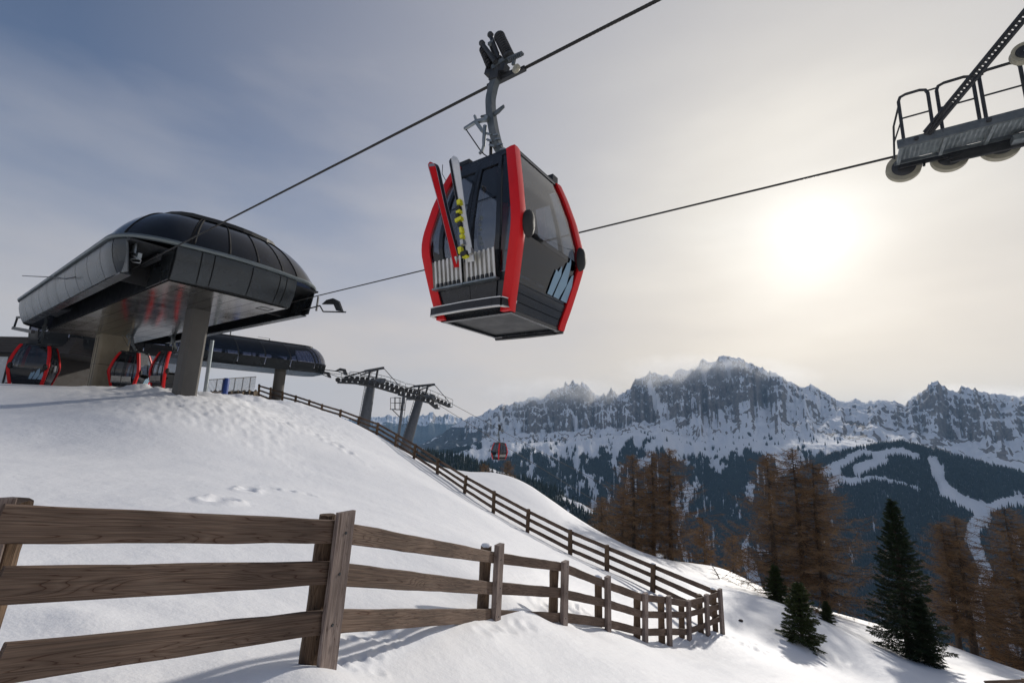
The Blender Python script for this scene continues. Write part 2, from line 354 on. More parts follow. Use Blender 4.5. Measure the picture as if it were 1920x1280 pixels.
AA, RR = np.meshgrid(azs, rs); GX = np.sin(AA)*RR; GY = np.cos(AA)*RR
GZ = ground(GX, GY)
fade = np.clip(RR/3, 0, 1)
GZ += .05*fbm(GX*.35, GY*.35, 4, 3)*fade+.10*fbm(GX*.09+4, GY*.09, 3, 5)*fade
# wind drifts: long low waves across the slope
GZ += .022*ridged(GX*.55+GY*.25, GY*.8-GX*.5, 3, 9)*fade*sstep(40, 12, RR)
# churned snow in front of the stations
ss = GX*DV[0]+GY*DV[1]; tt = GX*NV[0]+GY*NV[1]
chu = np.exp(-(((ss-27)/11)**2+((tt-8.5)/3.2)**2))+np.exp(-(((GX+17)/6)**2+((GY-31)/6.5)**2))+.8*np.exp(-(((GX+12)/3)**2+((GY-26)/5)**2))
chu = np.clip(chu, 0, 1)*sstep(.38, .62, vnoise(GX*.45, GY*.45, 44)*.6+chu*.5)
GZ += chu*(.05*ridged(GX*1.6, GY*1.6, 3, 21)+.085*fbm(GX*4.2, GY*4.2, 4, 23, .7)-.03)
# cleared banks of snow by the columns
for q, Y, r_, h_ in (((300, 742), 22.5, 1.1, .35), ((420, 748), 25, 1.5, .38), ((260, 738), 25, .9, .45), ((540, 757), 38, 2.2, .4), ((470, 748), 33, 1.7, .5), ((190, 735), 26, 1.0, .2)):
    c = at(*q, Y); e = np.exp(-(((GX-c[0])**2+(GY-c[1])**2)/r_**2)); GZ += h_*e*(.8+.5*fbm(GX*1.7, GY*1.7, 3, 31))
# snow drifted against the near fence, and scooped hollows beside it
def bump(px, py, Y, r_, h_, el=1.0, rot=0.):
    global GZ
    c = at(px, py, Y); dx = GX-c[0]; dy = GY-c[1]; u = dx*math.cos(rot)+dy*math.sin(rot); v = -dx*math.sin(rot)+dy*math.cos(rot)
    GZ = GZ+h_*np.exp(-((u/r_)**2+(v/(r_*el))**2))
bump(838, 1172, 6.3, 1.0, .11, .9); bump(605, 1262, 3.55, .45, .12); bump(760, 1200, 5.2, .5, .07); bump(960, 1165, 8.2, .7, .08)
bump(690, 1165, 5.2, .5, -.10, .6); bump(1085, 1160, 10.2, .6, -.10); bump(1000, 1140, 9.2, .5, -.10); bump(560, 1230, 3.9, .35, -.02)
bump(300, 1225, 2.9, .55, .08, 1.6, -.6); bump(120, 1060, 3.6, .5, .08, .5, .3); bump(90, 1065, 3.5, .2, -.035); bump(170, 1048, 4.1, .9, .05, .25, .5); bump(420, 1255, 3.0, .7, -.05, .4, -.5)
# tracks: short rows of prints
def prints(p0, p1, n, r_=.13, dep=.07, jit=.12):
    global GZ
    a = hit(*p0); b = hit(*p1)
    for i in range(n):
        c = a+(b-a)*(i+.5)/n+np.array([random.uniform(-jit, jit), random.uniform(-jit, jit), 0])
        m = (np.abs(GX-c[0]) < r_*4) & (np.abs(GY-c[1]) < r_*4)
        d2 = ((GX[m]-c[0])**2+(GY[m]-c[1])**2)/r_**2
        GZ[m] += -dep*np.exp(-d2)+dep*.45*np.exp(-((np.sqrt(d2)-1.7)/.5)**2)
prints((405, 944), (430, 941), 2, .17, .11); prints((455, 926), (480, 921), 2, .15, .10); prints((500, 917), (590, 930), 6, .11, .05)
prints((610, 825), (660, 852), 7, .2, .09, .3); prints((560, 800), (640, 838), 8, .17, .07, .4); prints((520, 790), (600, 815), 9, .17, .06, .5); prints((660, 855), (700, 880), 3, .14, .04)
prints((880, 1190), (1010, 1175), 6, .09, .022); prints((1290, 1215), (1330, 1190), 4, .12, .06); prints((1350, 1195), (1420, 1205), 5, .13, .06); prints((1400, 1212), (1520, 1246), 9, .14, .07, .2)
prints((640, 1240), (780, 1205), 7, .05, .022); prints((630, 1225), (690, 1255), 4, .05, .02); prints((650, 1190), (740, 1180), 6, .06, .025); prints((1060, 1130), (1120, 1160), 4, .15, .08); prints((1020, 1135), (1050, 1150), 3, .15, .07)
prints((450, 770), (560, 800), 12, .16, .06, .7); prints((700, 845), (720, 870), 3, .12, .04); prints((1540, 1225), (1600, 1245), 4, .13, .06)
def polar_mesh(name, X, Y, Z, mat, closed=False, attr=None):
    m, n = X.shape; me = bpy.data.meshes.new(name)
    idx = np.arange(m*n).reshape(m, n)
    q = np.stack([idx[:-1, :-1], idx[1:, :-1], idx[1:, 1:], idx[:-1, 1:]], -1).reshape(-1, 4)
    q = q[:, ::-1]
    me.vertices.add(m*n); me.vertices.foreach_set('co', np.stack([X, Y, Z], -1).astype(np.float32).ravel())
    me.loops.add(q.size); me.loops.foreach_set('vertex_index', q.ravel().astype(np.int32))
    me.polygons.add(len(q)); me.polygons.foreach_set('loop_start', (np.arange(len(q))*4).astype(np.int32)); me.polygons.foreach_set('loop_total', np.full(len(q), 4, np.int32))
    me.polygons.foreach_set('use_smooth', np.ones(len(q), bool)); me.update(calc_edges=True); me.validate()
    me.materials.append(mat)
    if attr is not None:
        ca = me.color_attributes.new('cover', 'FLOAT_COLOR', 'POINT'); ca.data.foreach_set('color', attr.astype(np.float32).ravel())
    o = bpy.data.objects.new(name, me); COL.objects.link(o); return o
sm, st_, sb = principled('snow', (.80, .81, .84), .55, 0, .25)
co = N(st_, 'ShaderNodeTexCoord')
hs = []
for sc, w in ((1.4, .5), (7, .22), (38, .07)):
    n = N(st_, 'ShaderNodeTexNoise'); n.inputs['Scale'].default_value = sc; n.inputs['Detail'].default_value = 4; L(st_, co.outputs['Object'], n.inputs[0]); hs.append(mth(st_, 'MULTIPLY', n.outputs[0], w))
hh = mth(st_, 'ADD', mth(st_, 'ADD', hs[0], hs[1]), hs[2])
bp = N(st_, 'ShaderNodeBump'); bp.inputs['Strength'].default_value = .55; bp.inputs['Distance'].default_value = .09; L(st_, hh, bp.inputs['Height']); L(st_, bp.outputs[0], sb.inputs['Normal'])
n = N(st_, 'ShaderNodeTexNoise'); n.inputs['Scale'].default_value = .6; n.inputs['Detail'].default_value = 6; L(st_, co.outputs['Object'], n.inputs[0])
L(st_, ramp(st_, n.outputs[0], [(.3, (.81, .82, .845)), (.7, (.87, .875, .89))]).outputs[0], sb.inputs['Base Color'])
slope = polar_mesh('snow_slope', GX, GY, GZ, sm); slope['kind'] = 'structure'; slope['label'] = 'white snow slope with prints and wind drifts'

# ------------------------------------------------------------------ valley and mountains: one height field out to 13 km
azm = np.radians(np.r_[np.arange(-80, -24, 2.0), np.linspace(-23, 53, 980), np.arange(55, 81, 2.0)])
rm = np.r_[np.geomspace(70, 1150, 26), np.linspace(1200, 2050, 46), np.linspace(2080, 4700, 120), np.linspace(4720, 7300, 250), np.linspace(7400, 10800, 16), np.linspace(11000, 13200, 36)]
MA, MR = np.meshgrid(azm, rm); MX = np.sin(MA)*MR; MY = np.cos(MA)*MR
def prof(pts):                                     # pixel skyline -> slope (z per metre) as a function of bearing
    ae = sorted(azel(*p) for p in pts); return np.array([a for a, e in ae]), np.array([e for a, e in ae])
def ev(pr): return np.interp(MA[0], *pr)[None, :]
crest = prof([(560, 850), (700, 846), (780, 838), (830, 812), (850, 798), (868, 788), (880, 783), (900, 779), (925, 765), (950, 758), (975, 755), (1000, 744), (1015, 748), (1035, 730), (1055, 724), (1075, 716), (1095, 722), (1120, 738), (1135, 742), (1146, 730), (1160, 742), (1180, 728), (1195, 707), (1212, 706), (1225, 697), (1240, 702), (1258, 706), (1275, 693), (1300, 692), (1320, 676), (1345, 673), (1372, 672), (1400, 681), (1425, 688), (1440, 698), (1455, 699), (1480, 714), (1505, 727), (1522, 720), (1535, 728), (1550, 738), (1570, 750), (1590, 752), (1605, 748), (1625, 755), (1650, 750), (1675, 752), (1695, 757), (1710, 745), (1725, 738), (1740, 728), (1757, 719), (1775, 726), (1795, 733), (1814, 726), (1840, 735), (1880, 738), (1920, 745), (2000, 760), (2300, 800)])
foot = prof([(560, 860), (780, 850), (880, 820), (960, 812), (1050, 812), (1110, 806), (1160, 800), (1250, 790), (1310, 772), (1350, 768), (1400, 752), (1460, 752), (1520, 762), (1560, 772), (1620, 785), (1700, 805), (1800, 830), (1860, 822), (1920, 815), (2200, 830)])
tree = prof([(560, 880), (780, 858), (880, 846), (960, 836), (1060, 832), (1110, 828), (1180, 818), (1240, 812), (1290, 835), (1330, 850), (1380, 838), (1450, 836), (1520, 836), (1600, 838), (1700, 845), (1800, 880), (1920, 905), (2200, 920)])
jag = fbm(MA*70, MA*0+.5, 5, 61, .6)
rb = 5850+380*fbm(MA*26, MA*0, 3, 71)+240*fbm(MA*85, MR*.0006, 3, 73)
rc = 6800+200*fbm(MA*40, MA*0+3, 3, 75)
Ec, Eb, Et = ev(crest), ev(foot), ev(tree)
zc = rc*Ec; zt = 4600*Et; zb = 5850*Eb
zc = zc+np.clip((zc-zb)/900, 0, 1)*(34*jag+150*(ridged(MA*62, MA*0+.7, 4, 64, .55)**2-.40)+60*(ridged(MA*230, MA*0+.2, 2, 66)-.5))
zv = -735.0
own = np.interp(MR, [70, 120, 300, 800, 1500, 2200, 2750], [-40, -70, -170, -400, -600, -715, zv])
u1 = np.clip((MR-2750)/(4600-2750), 0, 1); u2 = np.clip((MR-4600)/(rb-4600), 0, 1); u3 = np.clip((MR-rb)/(rc-rb), 0, 1); u4 = np.clip((MR-rc)/2500, 0, 1)
z1 = zv+(zt-zv)*(u1**.92); z2 = zt+(zb-zt)*(u2**1.25)
# stepped wall: ledges and faces
lay = u3+.055*np.sin(u3*30+6*fbm(MA*24, MR*.0008, 3, 81))*np.sin(np.pi*u3)
z3 = zb+(zc-zb)*(lay**.72)
Z = np.where(MR < 2750, own, np.where(MR < 4600, z1, np.where(MR < rb, z2, np.where(MR < rc, z3, zc-u4*(zc+500)))))
wall = np.clip((zc-zb)/800, 0, 1)*np.sin(np.pi*np.clip(u3, 0, 1))**.7
Z += wall*(190*(ridged(MA*44+MR*.0012, MR*.0045, 5, 91, .58)-.55)+80*(ridged(MA*150, MR*.016, 4, 93)-.5))
apr = sstep(.02, .5, u2)*(1-sstep(0, .25, u3))
Z += apr*(42*fbm(MA*60, MR*.003, 4, 95)+75*np.clip(ridged(MA*30+1, MR*.0016, 4, 97)-.62, 0, 1)*2)
lowm = sstep(2300, 3000, MR)*(1-sstep(4500, 5000, MR))
Z += lowm*(85*(ridged(MA*17, MR*.0007, 4, 99)-.5)+26*fbm(MA*60, MR*.004, 4, 101))
# nearer wooded ridge on the right with the pistes
rdg = prof([(1380, 960), (1450, 905), (1500, 880), (1560, 852), (1620, 838), (1690, 829), (1750, 844), (1800, 858), (1860, 873), (1920, 889), (2000, 908), (2300, 960)])
r2 = 3900.; ridge2 = np.where(MR < r2, zv+(r2*ev(rdg)-zv)*np.clip((MR-2450)/(r2-2450), 0, 1)**.95, r2*ev(rdg)-(MR-r2)*.35)
ridge2 += 18*fbm(MA*60, MR*.004, 4, 105)*sstep(2500, 3000, MR)*sstep(3950, 3500, MR)
is2 = (ridge2 > Z) & (MR > 2450) & (MR < 4600) & (MA > azel(1440, 900)[0])
Z = np.where(is2, ridge2, Z)
# dark wooded spur in front on the left
spur = prof([(600, 880), (740, 858), (800, 850), (840, 852), (880, 862), (920, 874), (960, 890), (1010, 908), (1060, 927), (1110, 952), (1160, 985), (1260, 1050), (1500, 1150)])
r3 = 1700.; sp = np.where(MR < r3, r3*ev(spur)-(r3-MR)*.27, r3*ev(spur)-(MR-r3)*.5)+10*fbm(MA*40, MR*.004, 4, 111)*sstep(900, 1200, MR)
Z = np.where((MR > 500) & (MA < azel(1500, 900)[0]), np.maximum(Z, sp), Z)
isp = (sp >= Z-1) & (MR > 500)
# far range to the left, 12 km away
farr = prof([(300, 830), (560, 800), (640, 786), (690, 784), (720, 779), (745, 783), (765, 778), (790, 781), (806, 774), (822, 780), (840, 777), (860, 784), (880, 792), (940, 800), (1100, 830), (1400, 850)])
r5 = 12300.; zf = np.where(MR < r5, -300+(r5*ev(farr)+300)*np.clip((MR-10600)/(r5-10600), 0, 1)**.8, r5*ev(farr)-(MR-r5)*.8)
zf = zf+np.clip((MR-10800)/1200, 0, 1)*(190*(ridged(MA*90, MR*.001, 5, 121)-.55))
Z = np.where(MR > 10400, np.maximum(zf, -600), np.where(MR > rc+900, np.maximum(Z, -900), Z))
# cover: r = forest, g = rock
dzr = np.gradient(Z, axis=0)/np.gradient(MR, axis=0); dza = np.gradient(Z, axis=1)/(np.gradient(MA, axis=1)*MR)
slp = np.hypot(dzr, dza)
rock = sstep(1.08, 1.5, slp+.5*fbm(MA*140, MR*.012, 4, 131))*sstep(4700, 5100, MR)
cou = sstep(.80, .92, ridged(MA*31+MR*.0011, MR*.0009+MA*7, 2, 139))*sstep(4900, 5500, MR)*(MR < rc-60)
rock *= 1-.9*cou
rock = np.maximum(rock, sstep(.72, .82, ridged(MA*42, MR*.0032, 4, 133)+.12*fbm(MA*160, MR*.01, 3, 135))*apr*.95)
rock = np.where(MR > 10000, sstep(.5, 1.0, slp+.3*fbm(MA*160, MR*.01, 3, 137))*.8, rock)
pf = fbm(MA*55, MR*.0035, 5, 141); pf2 = fbm(MA*230, MR*.012, 4, 143)
upper = sstep(3900, 4750, MR)                     # thinning towards the tree line
forest = sstep(-.10, .16, pf+.6*pf2+.33-.85*upper)
forest *= 1-sstep(4450, 4700, MR+260*pf)
forest = np.maximum(forest, .7*sstep(.42, .62, pf2+.3*pf)*sstep(5250, 4850, MR)*sstep(4300, 4600, MR))
forest = np.where(MR < 2300, sstep(-.55, -.3, pf+.3*pf2), forest)
forest = np.where(is2, sstep(-.62, -.4, pf+.35*pf2), forest)
# open glades in stripes on the valley side
forest *= 1-.95*sstep(.30, .5, fbm(MA*210, MR*.0011, 3, 151)+.25*fbm(MA*20, MR*.002, 3, 153))*sstep(3300, 3600, MR)*sstep(4500, 4200, MR)*(~is2)
P3 = np.stack([MX, MY, Z], -1); cz = P3@FWD; PX = 960+F_PX*(P3@RGT)/np.maximum(cz, 1); PY = 640-F_PX*(P3@UPV)/np.maximum(cz, 1)
def seg_dist(pl):
    best = np.full(PX.shape, 1e9)
    for (x0, y0, w0), (x1, y1, w1) in zip(pl, pl[1:]):
        dx, dy = x1-x0, y1-y0; t = np.clip(((PX-x0)*dx+(PY-y0)*dy)/(dx*dx+dy*dy), 0, 1)
        best = np.minimum(best, np.hypot(PX-x0-t*dx, (PY-y0-t*dy))-(w0+(w1-w0)*t)*1.35)
    return best
open_ = np.full(PX.shape, 1e9)
for pl in ([(1545, 885, 7), (1590, 862, 6), (1615, 848, 5), (1640, 852, 4), (1690, 846, 6), (1720, 856, 4)], [(1745, 862, 5), (1757, 885, 7), (1772, 915, 7), (1800, 938, 9), (1838, 952, 10), (1848, 975, 10), (1830, 985, 12), (1822, 1010, 9), (1838, 1045, 9), (1850, 1075, 9), (1832, 1130, 9), (1840, 1200, 10)],
           [(1850, 955, 7), (1885, 942, 7), (1940, 940, 9)], [(1560, 900, 6), (1610, 902, 5), (1640, 895, 3), (1690, 905, 2), (1725, 917, 2)], [(1610, 880, 9), (1655, 862, 8)], [(1405, 1000, 1), (1395, 1030, 4), (1398, 1050, 4)], [(1370, 1012, 1), (1400, 1022, 2), (1440, 1035, 2)], [(1570, 885, 6), (1560, 915, 5)]):
    open_ = np.minimum(open_, seg_dist(pl))
pm = sstep(2.5, -1.5, open_+3.0*pf2)*(MR > 2300)*(MR < 4700)
forest *= 1-pm
sn = np.minimum(seg_dist([(815, 846, 3), (860, 850, 4), (905, 862, 3)]), seg_dist([(925, 880, 2), (960, 893, 3)])); sn = np.minimum(sn, seg_dist([(1060, 935, 3), (1110, 958, 5)]))
forest *= 1-sstep(2, -2, sn+3*pf2)*(MR < 2300)*(MR > 1200)
forest = np.where(MR > 10000, sstep(200, -120, Z+120*pf), forest)
forest = np.where((MR > 4700) & (MR < 10000) & (MA < azel(905, 800)[0]) & (Z < 6000*.0), sstep(-.5, -.2, pf), forest)
cov = np.stack([forest, rock, np.zeros_like(rock), np.ones_like(rock)], -1)
mm, t_, b_ = principled('mountain', (.8, .8, .82), .8, 0, .1)
at_ = N(t_, 'ShaderNodeAttribute', attribute_name='cover'); sp_ = N(t_, 'ShaderNodeSeparateColor'); L(t_, at_.outputs['Color'], sp_.inputs[0])
ge = N(t_, 'ShaderNodeTexCoord')
n1 = N(t_, 'ShaderNodeTexNoise'); n1.inputs['Scale'].default_value = .022; n1.inputs['Detail'].default_value = 8; n1.inputs['Roughness'].default_value = .65; L(t_, ge.outputs['Object'], n1.inputs[0])
mpz = N(t_, 'ShaderNodeMapping'); mpz.inputs['Scale'].default_value = (.020, .020, .030); L(t_, ge.outputs['Object'], mpz.inputs[0])
n2 = N(t_, 'ShaderNodeTexNoise'); n2.inputs['Scale'].default_value = 1; n2.inputs['Detail'].default_value = 7; n2.inputs['Roughness'].default_value = .65; L(t_, mpz.outputs[0], n2.inputs[0])
rk = ramp(t_, n1.outputs[0], [(.3, (.14, .118, .104)), (.5, (.25, .215, .188)), (.7, (.42, .365, .32))])
rmask = ramp(t_, mth(t_, 'ADD', sp_.outputs[1], mth(t_, 'MULTIPLY', mth(t_, 'SUBTRACT', n2.outputs[0],   .5), 2.0)), [(.53, (0, 0, 0)), (.62, (1, 1, 1))])
fmask = ramp(t_, mth(t_, 'ADD', sp_.outputs[0], mth(t_, 'MULTIPLY', mth(t_, 'SUBTRACT', n1.outputs[0], .5), .9)), [(.38, (0, 0, 0)), (.58, (1, 1, 1))])
fo = ramp(t_, n1.outputs[0], [(.35, (.05, .062, .066)), (.65, (.13, .15, .165))])
c_ = mixc(t_, (.92, .925, .935), rk.outputs[0], rmask.outputs[0]); c_ = mixc(t_, c_, fo.outputs[0], fmask.outputs[0]); L(t_, c_, b_.inputs['Base Color'])
bb = N(t_, 'ShaderNodeBump'); bb.inputs['Strength'].default_value = .7; bb.inputs['Distance'].default_value = 22; L(t_, n1.outputs[0], bb.inputs['Height']); L(t_, bb.outputs[0], b_.inputs['Normal'])
mt = polar_mesh('mountains', MX, MY, Z, mm, attr=cov); mt['kind'] = 'structure'; mt['label'] = 'jagged rocky snow mountains above wooded valley sides with ski runs'

# far woods: small conifers, each a cone of its own, standing where the cover is forest
def far_wood(name, label, rlo, rhi, alo, ahi, n, h0, h1, seed, mat):
    g = np.random.default_rng(seed); out = 0; px_, py_, pz_ = [], [], []
    while out < n:
        k = n*2; r = np.sqrt(g.uniform(rlo**2, rhi**2, k)); a = g.uniform(alo, ahi, k)
        ir = np.clip(np.interp(r, rm, np.arange(len(rm))), 0, len(rm)-1.001); ia = np.clip(np.interp(a, azm, np.arange(len(azm))), 0, len(azm)-1.001)
        i0 = ir.astype(int); j0 = ia.astype(int); fr = ir-i0; fa = ia-j0
        bil = lambda M: (M[i0, j0]*(1-fa)+M[i0, j0+1]*fa)*(1-fr)+(M[i0+1, j0]*(1-fa)+M[i0+1, j0+1]*fa)*fr
        fm = bil(forest); ok = g.uniform(0, 1, k) < np.clip(fm, .0, 1)**1.5
        px_.append((np.sin(a)*r)[ok]); py_.append((np.cos(a)*r)[ok]); pz_.append(bil(Z)[ok]); out += ok.sum()
        if ok.sum() < k*.02: break
    x, y, z = (np.concatenate(q)[:n] for q in (px_, py_, pz_)); n = len(x)
    h = g.uniform(h0, h1, n)*(.75+.5*g.random(n)); w = h*g.uniform(.13, .19, n); ph = g.uniform(0, 6.28, n)
    V = np.empty((n, 5, 3), np.float32); V[:, 4] = np.stack([x, y, z+h], -1)
    for i in range(4):
        a = ph+i*math.pi/2; V[:, i] = np.stack([x+np.cos(a)*w, y+np.sin(a)*w, z-2+0*h], -1)
    Fc = np.array([[0, 1, 4], [1, 2, 4], [2, 3, 4], [3, 0, 4]])
    fi = (np.arange(n)[:, None, None]*5+Fc[None]).reshape(-1, 3)
    me = bpy.data.meshes.new(name); me.vertices.add(n*5); me.vertices.foreach_set('co', V.ravel()); me.loops.add(fi.size); me.loops.foreach_set('vertex_index', fi.ravel().astype(np.int32))
    me.polygons.add(len(fi)); me.polygons.foreach_set('loop_start', (np.arange(len(fi))*3).astype(np.int32)); me.polygons.foreach_set('loop_total', np.full(len(fi), 3, np.int32)); me.update(calc_edges=True)
    me.materials.append(mat); o = bpy.data.objects.new(name, me); COL.objects.link(o); o['kind'] = 'stuff'; o['label'] = label; o['category'] = 'forest'; return o
noisy('far_conifer', (.010, .020, .019), (.042, .058, .052), .09, .9, rvar=0, spec=.1)
noisy('near_conifer', (.012, .022, .016), (.028, .042, .03), .05, .9, rvar=0, spec=.1)
far_wood('valley_forest', 'dark conifer forest covering the far valley side below the rocks', 2400, 4950, math.radians(-14), math.radians(52), 80000, 20, 31, 5, MATS['far_conifer'])
far_wood('spur_forest', 'dark conifer wood on the nearer spur behind the snow slope', 900, 2100, math.radians(-22), math.radians(30), 16000, 17, 27, 6, MATS['near_conifer'])
# ------------------------------------------------------------------ timber fences
def frame_obj(name, mb, mat, parent, p, X, Zv, smooth=False):
    X = nrm(np.asarray(X, float)); Zv = np.asarray(Zv, float); Yv = nrm(np.cross(Zv, X)); Zv = np.cross(X, Yv)
    me = mb.mesh(name, mat, smooth); o = bpy.data.objects.new(name, me); COL.objects.link(o); o.parent = parent
    off = np.array(OFF.get(parent.name, (0, 0, 0))); q = np.asarray(p, float)-off
    o.matrix_local = Matrix(((X[0], Yv[0], Zv[0], q[0]), (X[1], Yv[1], Zv[1], q[1]), (X[2], Yv[2], Zv[2], q[2]), (0, 0, 0, 1)))
    return o
def plank(length, w, th, n=10, jit=.004, axis='x'):
    m = MB(); rows = []
    for i in range(n+1):
        x = -length/2+length*i/n; a, b, c, d = (random.uniform(-jit, jit) for _ in range(4)); bv = .006
        ring = [(x, -th/2, -w/2+bv+a), (x, -th/2+bv, -w/2+a), (x, th/2-bv, -w/2+b), (x, th/2, -w/2+bv+b), (x, th/2, w/2-bv+c), (x, th/2-bv, w/2+c), (x, -th/2+bv, w/2+d), (x, -th/2, w/2-bv+d)]
        if axis == 'z': ring = [(q[2], q[1], q[0]) for q in ring]
        rows.append(ring)
    vs = [q for r in rows for q in r]; k = 8
    fs = [(i*k+j, i*k+(j+1) % k, (i+1)*k+(j+1) % k, (i+1)*k+j) for i in range(n) for j in range(k)]
    fs += [tuple(range(k))[::-1], tuple(n*k+j for j in range(k))]
    if axis == 'x': fs = [f[::-1] for f in fs]
    return m.add(vs, fs)
def round_post(length, r, n=14, m=7):
    mb = MB(); ph = random.uniform(0, 6); pts = []
    for i in range(m+1):
        z = -length/2+length*i/m; rr = r*(1+.05*math.sin(i*1.7+ph))*(1 if i < m else .93)
        pts.append([(rr*math.cos(a)*(1+.05*math.sin(3*a+ph)), rr*math.sin(a)*(1+.04*math.sin(2*a+ph)), z+(random.uniform(-.006, .006) if i == m else 0)) for a in np.arange(n)*2*math.pi/n])
    vs = [q for p in pts for q in p]
    fs = [(i*n+j, i*n+(j+1) % n, (i+1)*n+(j+1) % n, (i+1)*n+j) for i in range(m) for j in range(n)]+[tuple(range(n))[::-1], tuple(m*n+j for j in range(n))]
    return mb.add(vs, fs)
def snow_cap(parent, p, r, h):
    mb = MB(); rows = []
    for k, (q, zz) in enumerate(((1, 0), (1.04, .35), (.85, .75), (.5, .95), (.05, 1))):
        rows.append([np.asarray(p)+np.array([r*q*math.cos(a)*(1+.1*math.sin(3*a)), r*q*math.sin(a), h*zz]) for a in np.linspace(0, 2*math.pi, 13)])
    mb.grid(rows); return mb.build('snow_cap', sm, parent, True)
def rails(parent, P, R, w, th, off_fn, jit=.004):
    for i in range(len(P)-1):
        for k in range(3):
            a, b = R[i][k], R[i+1][k]; d = nrm(b-a); nv = off_fn(i)
            a2, b2 = a+nv+np.array([0, 0, random.uniform(-.012, .012)]), b+nv+np.array([0, 0, random.uniform(-.012, .012)]); le = np.linalg.norm(b2-a2)-.004
            frame_obj('rail', plank(le, w*random.uniform(.95, 1.05), th, max(6, int(le*4)), jit), MATS['rail_wood'], parent, (a2+b2)/2, d, (0, 0, 1))
FR = [(.14, .41, .72), (.18, .57, .91), (.10, .52, .90), (.15, .50, .87), (.11, .46, .83), (.10, .40, .74), (.10, .37, .78), (.14, .42, .78), (.15, .45, .74)]
base = at(*LOWER[4][1], LOWER[4][2])
fence1 = thing('wooden_fence', 'weathered three-rail timber fence with doubled posts crossing the near snow', 'fence', base)
pts_ = [(at(*t, Y), at(*b, Y)) for t, b, Y in LOWER]
YL = 2.2
lp = [at(-8, y, YL) for y in (983, 1101, 1250)]
R1 = [lp]+[[T+(B-T)*f for f in fr] for (T, B), fr in zip(pts_, FR)]
lt, lb = at(24, 950, YL+.12), at(-44, 1190, YL+.12)
Pn = [(lt, lb)]+pts_
def perp(i):                                       # horizontal normal of bay i, pointing away from the camera
    a, b = R1[i][0], R1[i+1][0]; d = nrm((b-a)*np.array([1, 1, 0])); n_ = np.array([-d[1], d[0], 0]); m_ = (a+b)/2
    return n_ if n_[:2]@m_[:2] > 0 else -n_
rails(fence1, Pn, R1, .158, .042, lambda i: perp(i)*.022)
for i, (T, B) in enumerate(Pn):
    j = min(max(i, 0), len(R1)-2); nv = nrm(perp(max(j-1, 0))+perp(j)); tv = nrm(np.cross(nv, (0, 0, 1)))
    up = nrm(T-B); H = np.linalg.norm(T-B)
    if i == 0:
        frame_obj('post', round_post(H+.3, .085), MATS['post_wood'], fence1, (T+B)/2-np.array([0, 0, .13])+nv*.10, np.cross(nv, up), up)
        frame_obj('board', plank(H+.1, .12, .035, 8, .004, 'z'), MATS['board_wood'], fence1, (T+B)/2-nv*.045-(tv if tv[0] > 0 else -tv)*.06, np.cross(nv, up), up)
        continue
    bt = .038 if i == 1 else .085
    frame_obj('board', plank(H+.2, .18 if i == 1 else .185, bt, 9, .004, 'z'), MATS['board_wood'], fence1, (T+B)/2-up*.1-nv*(bt/2+.002), np.cross(nv, up), up)
    for rc_ in R1[i]:
        m = MB(); hd = rc_-nv*(bt+.004)+tv*random.uniform(-.02, .02); hd = hd+up*random.uniform(-.02, .02); m.disc(hd, nv, [(-.004, .006), (-.003, .011), (.004, .011)], 10); m.build('bolt', MATS['dark_steel'], fence1)
    po = (T+B)/2-np.array([0, 0, .16])+nv*.135
    if i >= 2: po = po-tv*.0
    side = tv if tv[0] > 0 else -tv
    sh = .035 if i == 1 else (.095 if i in (2, 3, 4, 5) else .09)
    po = po-side*sh
    frame_obj('post', round_post(H+.25, .085 if i > 1 else .068), MATS['post_wood'], fence1, po, np.cross(nv, up), up)
    if i in (2, 4, 5, 6, 9): snow_cap(fence1, po+up*(H+.25)/2-np.array([0, 0, .005]), .075, .05)
# far fence up to the stations
base = at(*UPPER[5][1], UPPER[5][2])
fence2 = thing('wooden_fence', 'long three-rail timber fence with single posts climbing along the brow to the stations', 'fence', base)
up_pts = [(at(*t, Y), at(*b, Y)) for t, b, Y in UPPER]
cnr = (R1[-1]); Q = [[c+perp(len(R1)-2)*.11 for c in cnr]]
for (T, B) in up_pts:
    H = max(np.linalg.norm(T-B), 1.0); B2 = T-nrm(T-B)*H; Q.append([T+(B2-T)*f for f in (.15, .50, .86)])
def perp2(i):
    a, b = Q[i][0], Q[i+1][0]; d = nrm((b-a)*np.array([1, 1, 0])); n_ = np.array([-d[1], d[0], 0]); return n_ if n_[:2]@((a+b)/2)[:2] > 0 else -n_
rails(fence2, [None]*len(Q), Q, .165, .045, lambda i: perp2(i)*.11, .006)
for i, (T, B) in enumerate(up_pts):
    up = nrm(T-B); H = np.linalg.norm(T-B); nv = perp2(i)
    frame_obj('post', round_post(H+.9, .105), MATS['post_wood'], fence2, T-up*(H+.9)/2, np.cross(nv, up), up)
    if i in (0, 2, 4): snow_cap(fence2, T, .08, .035)
# the last timbers of a third fence at the lower right edge
a, b = at(1846, 1277, 16.5), at(1935, 1274, 15.6)
f3 = thing('wooden_fence', 'snow-buried fence end showing only one dark rail below the spruces', 'fence', a)
frame_obj('rail', plank(np.linalg.norm(b-a), .085, .05, 8), MATS['rail_wood'], f3, (a+b)/2+np.array([0, 0, -.02]), b-a, (0, 0, 1))
frame_obj('post', round_post(.6, .06), MATS['post_wood'], f3, b-np.array([0, 0, .34])+np.array([-.1, .14, 0]), (1, 0, 0), (0, 0, 1))
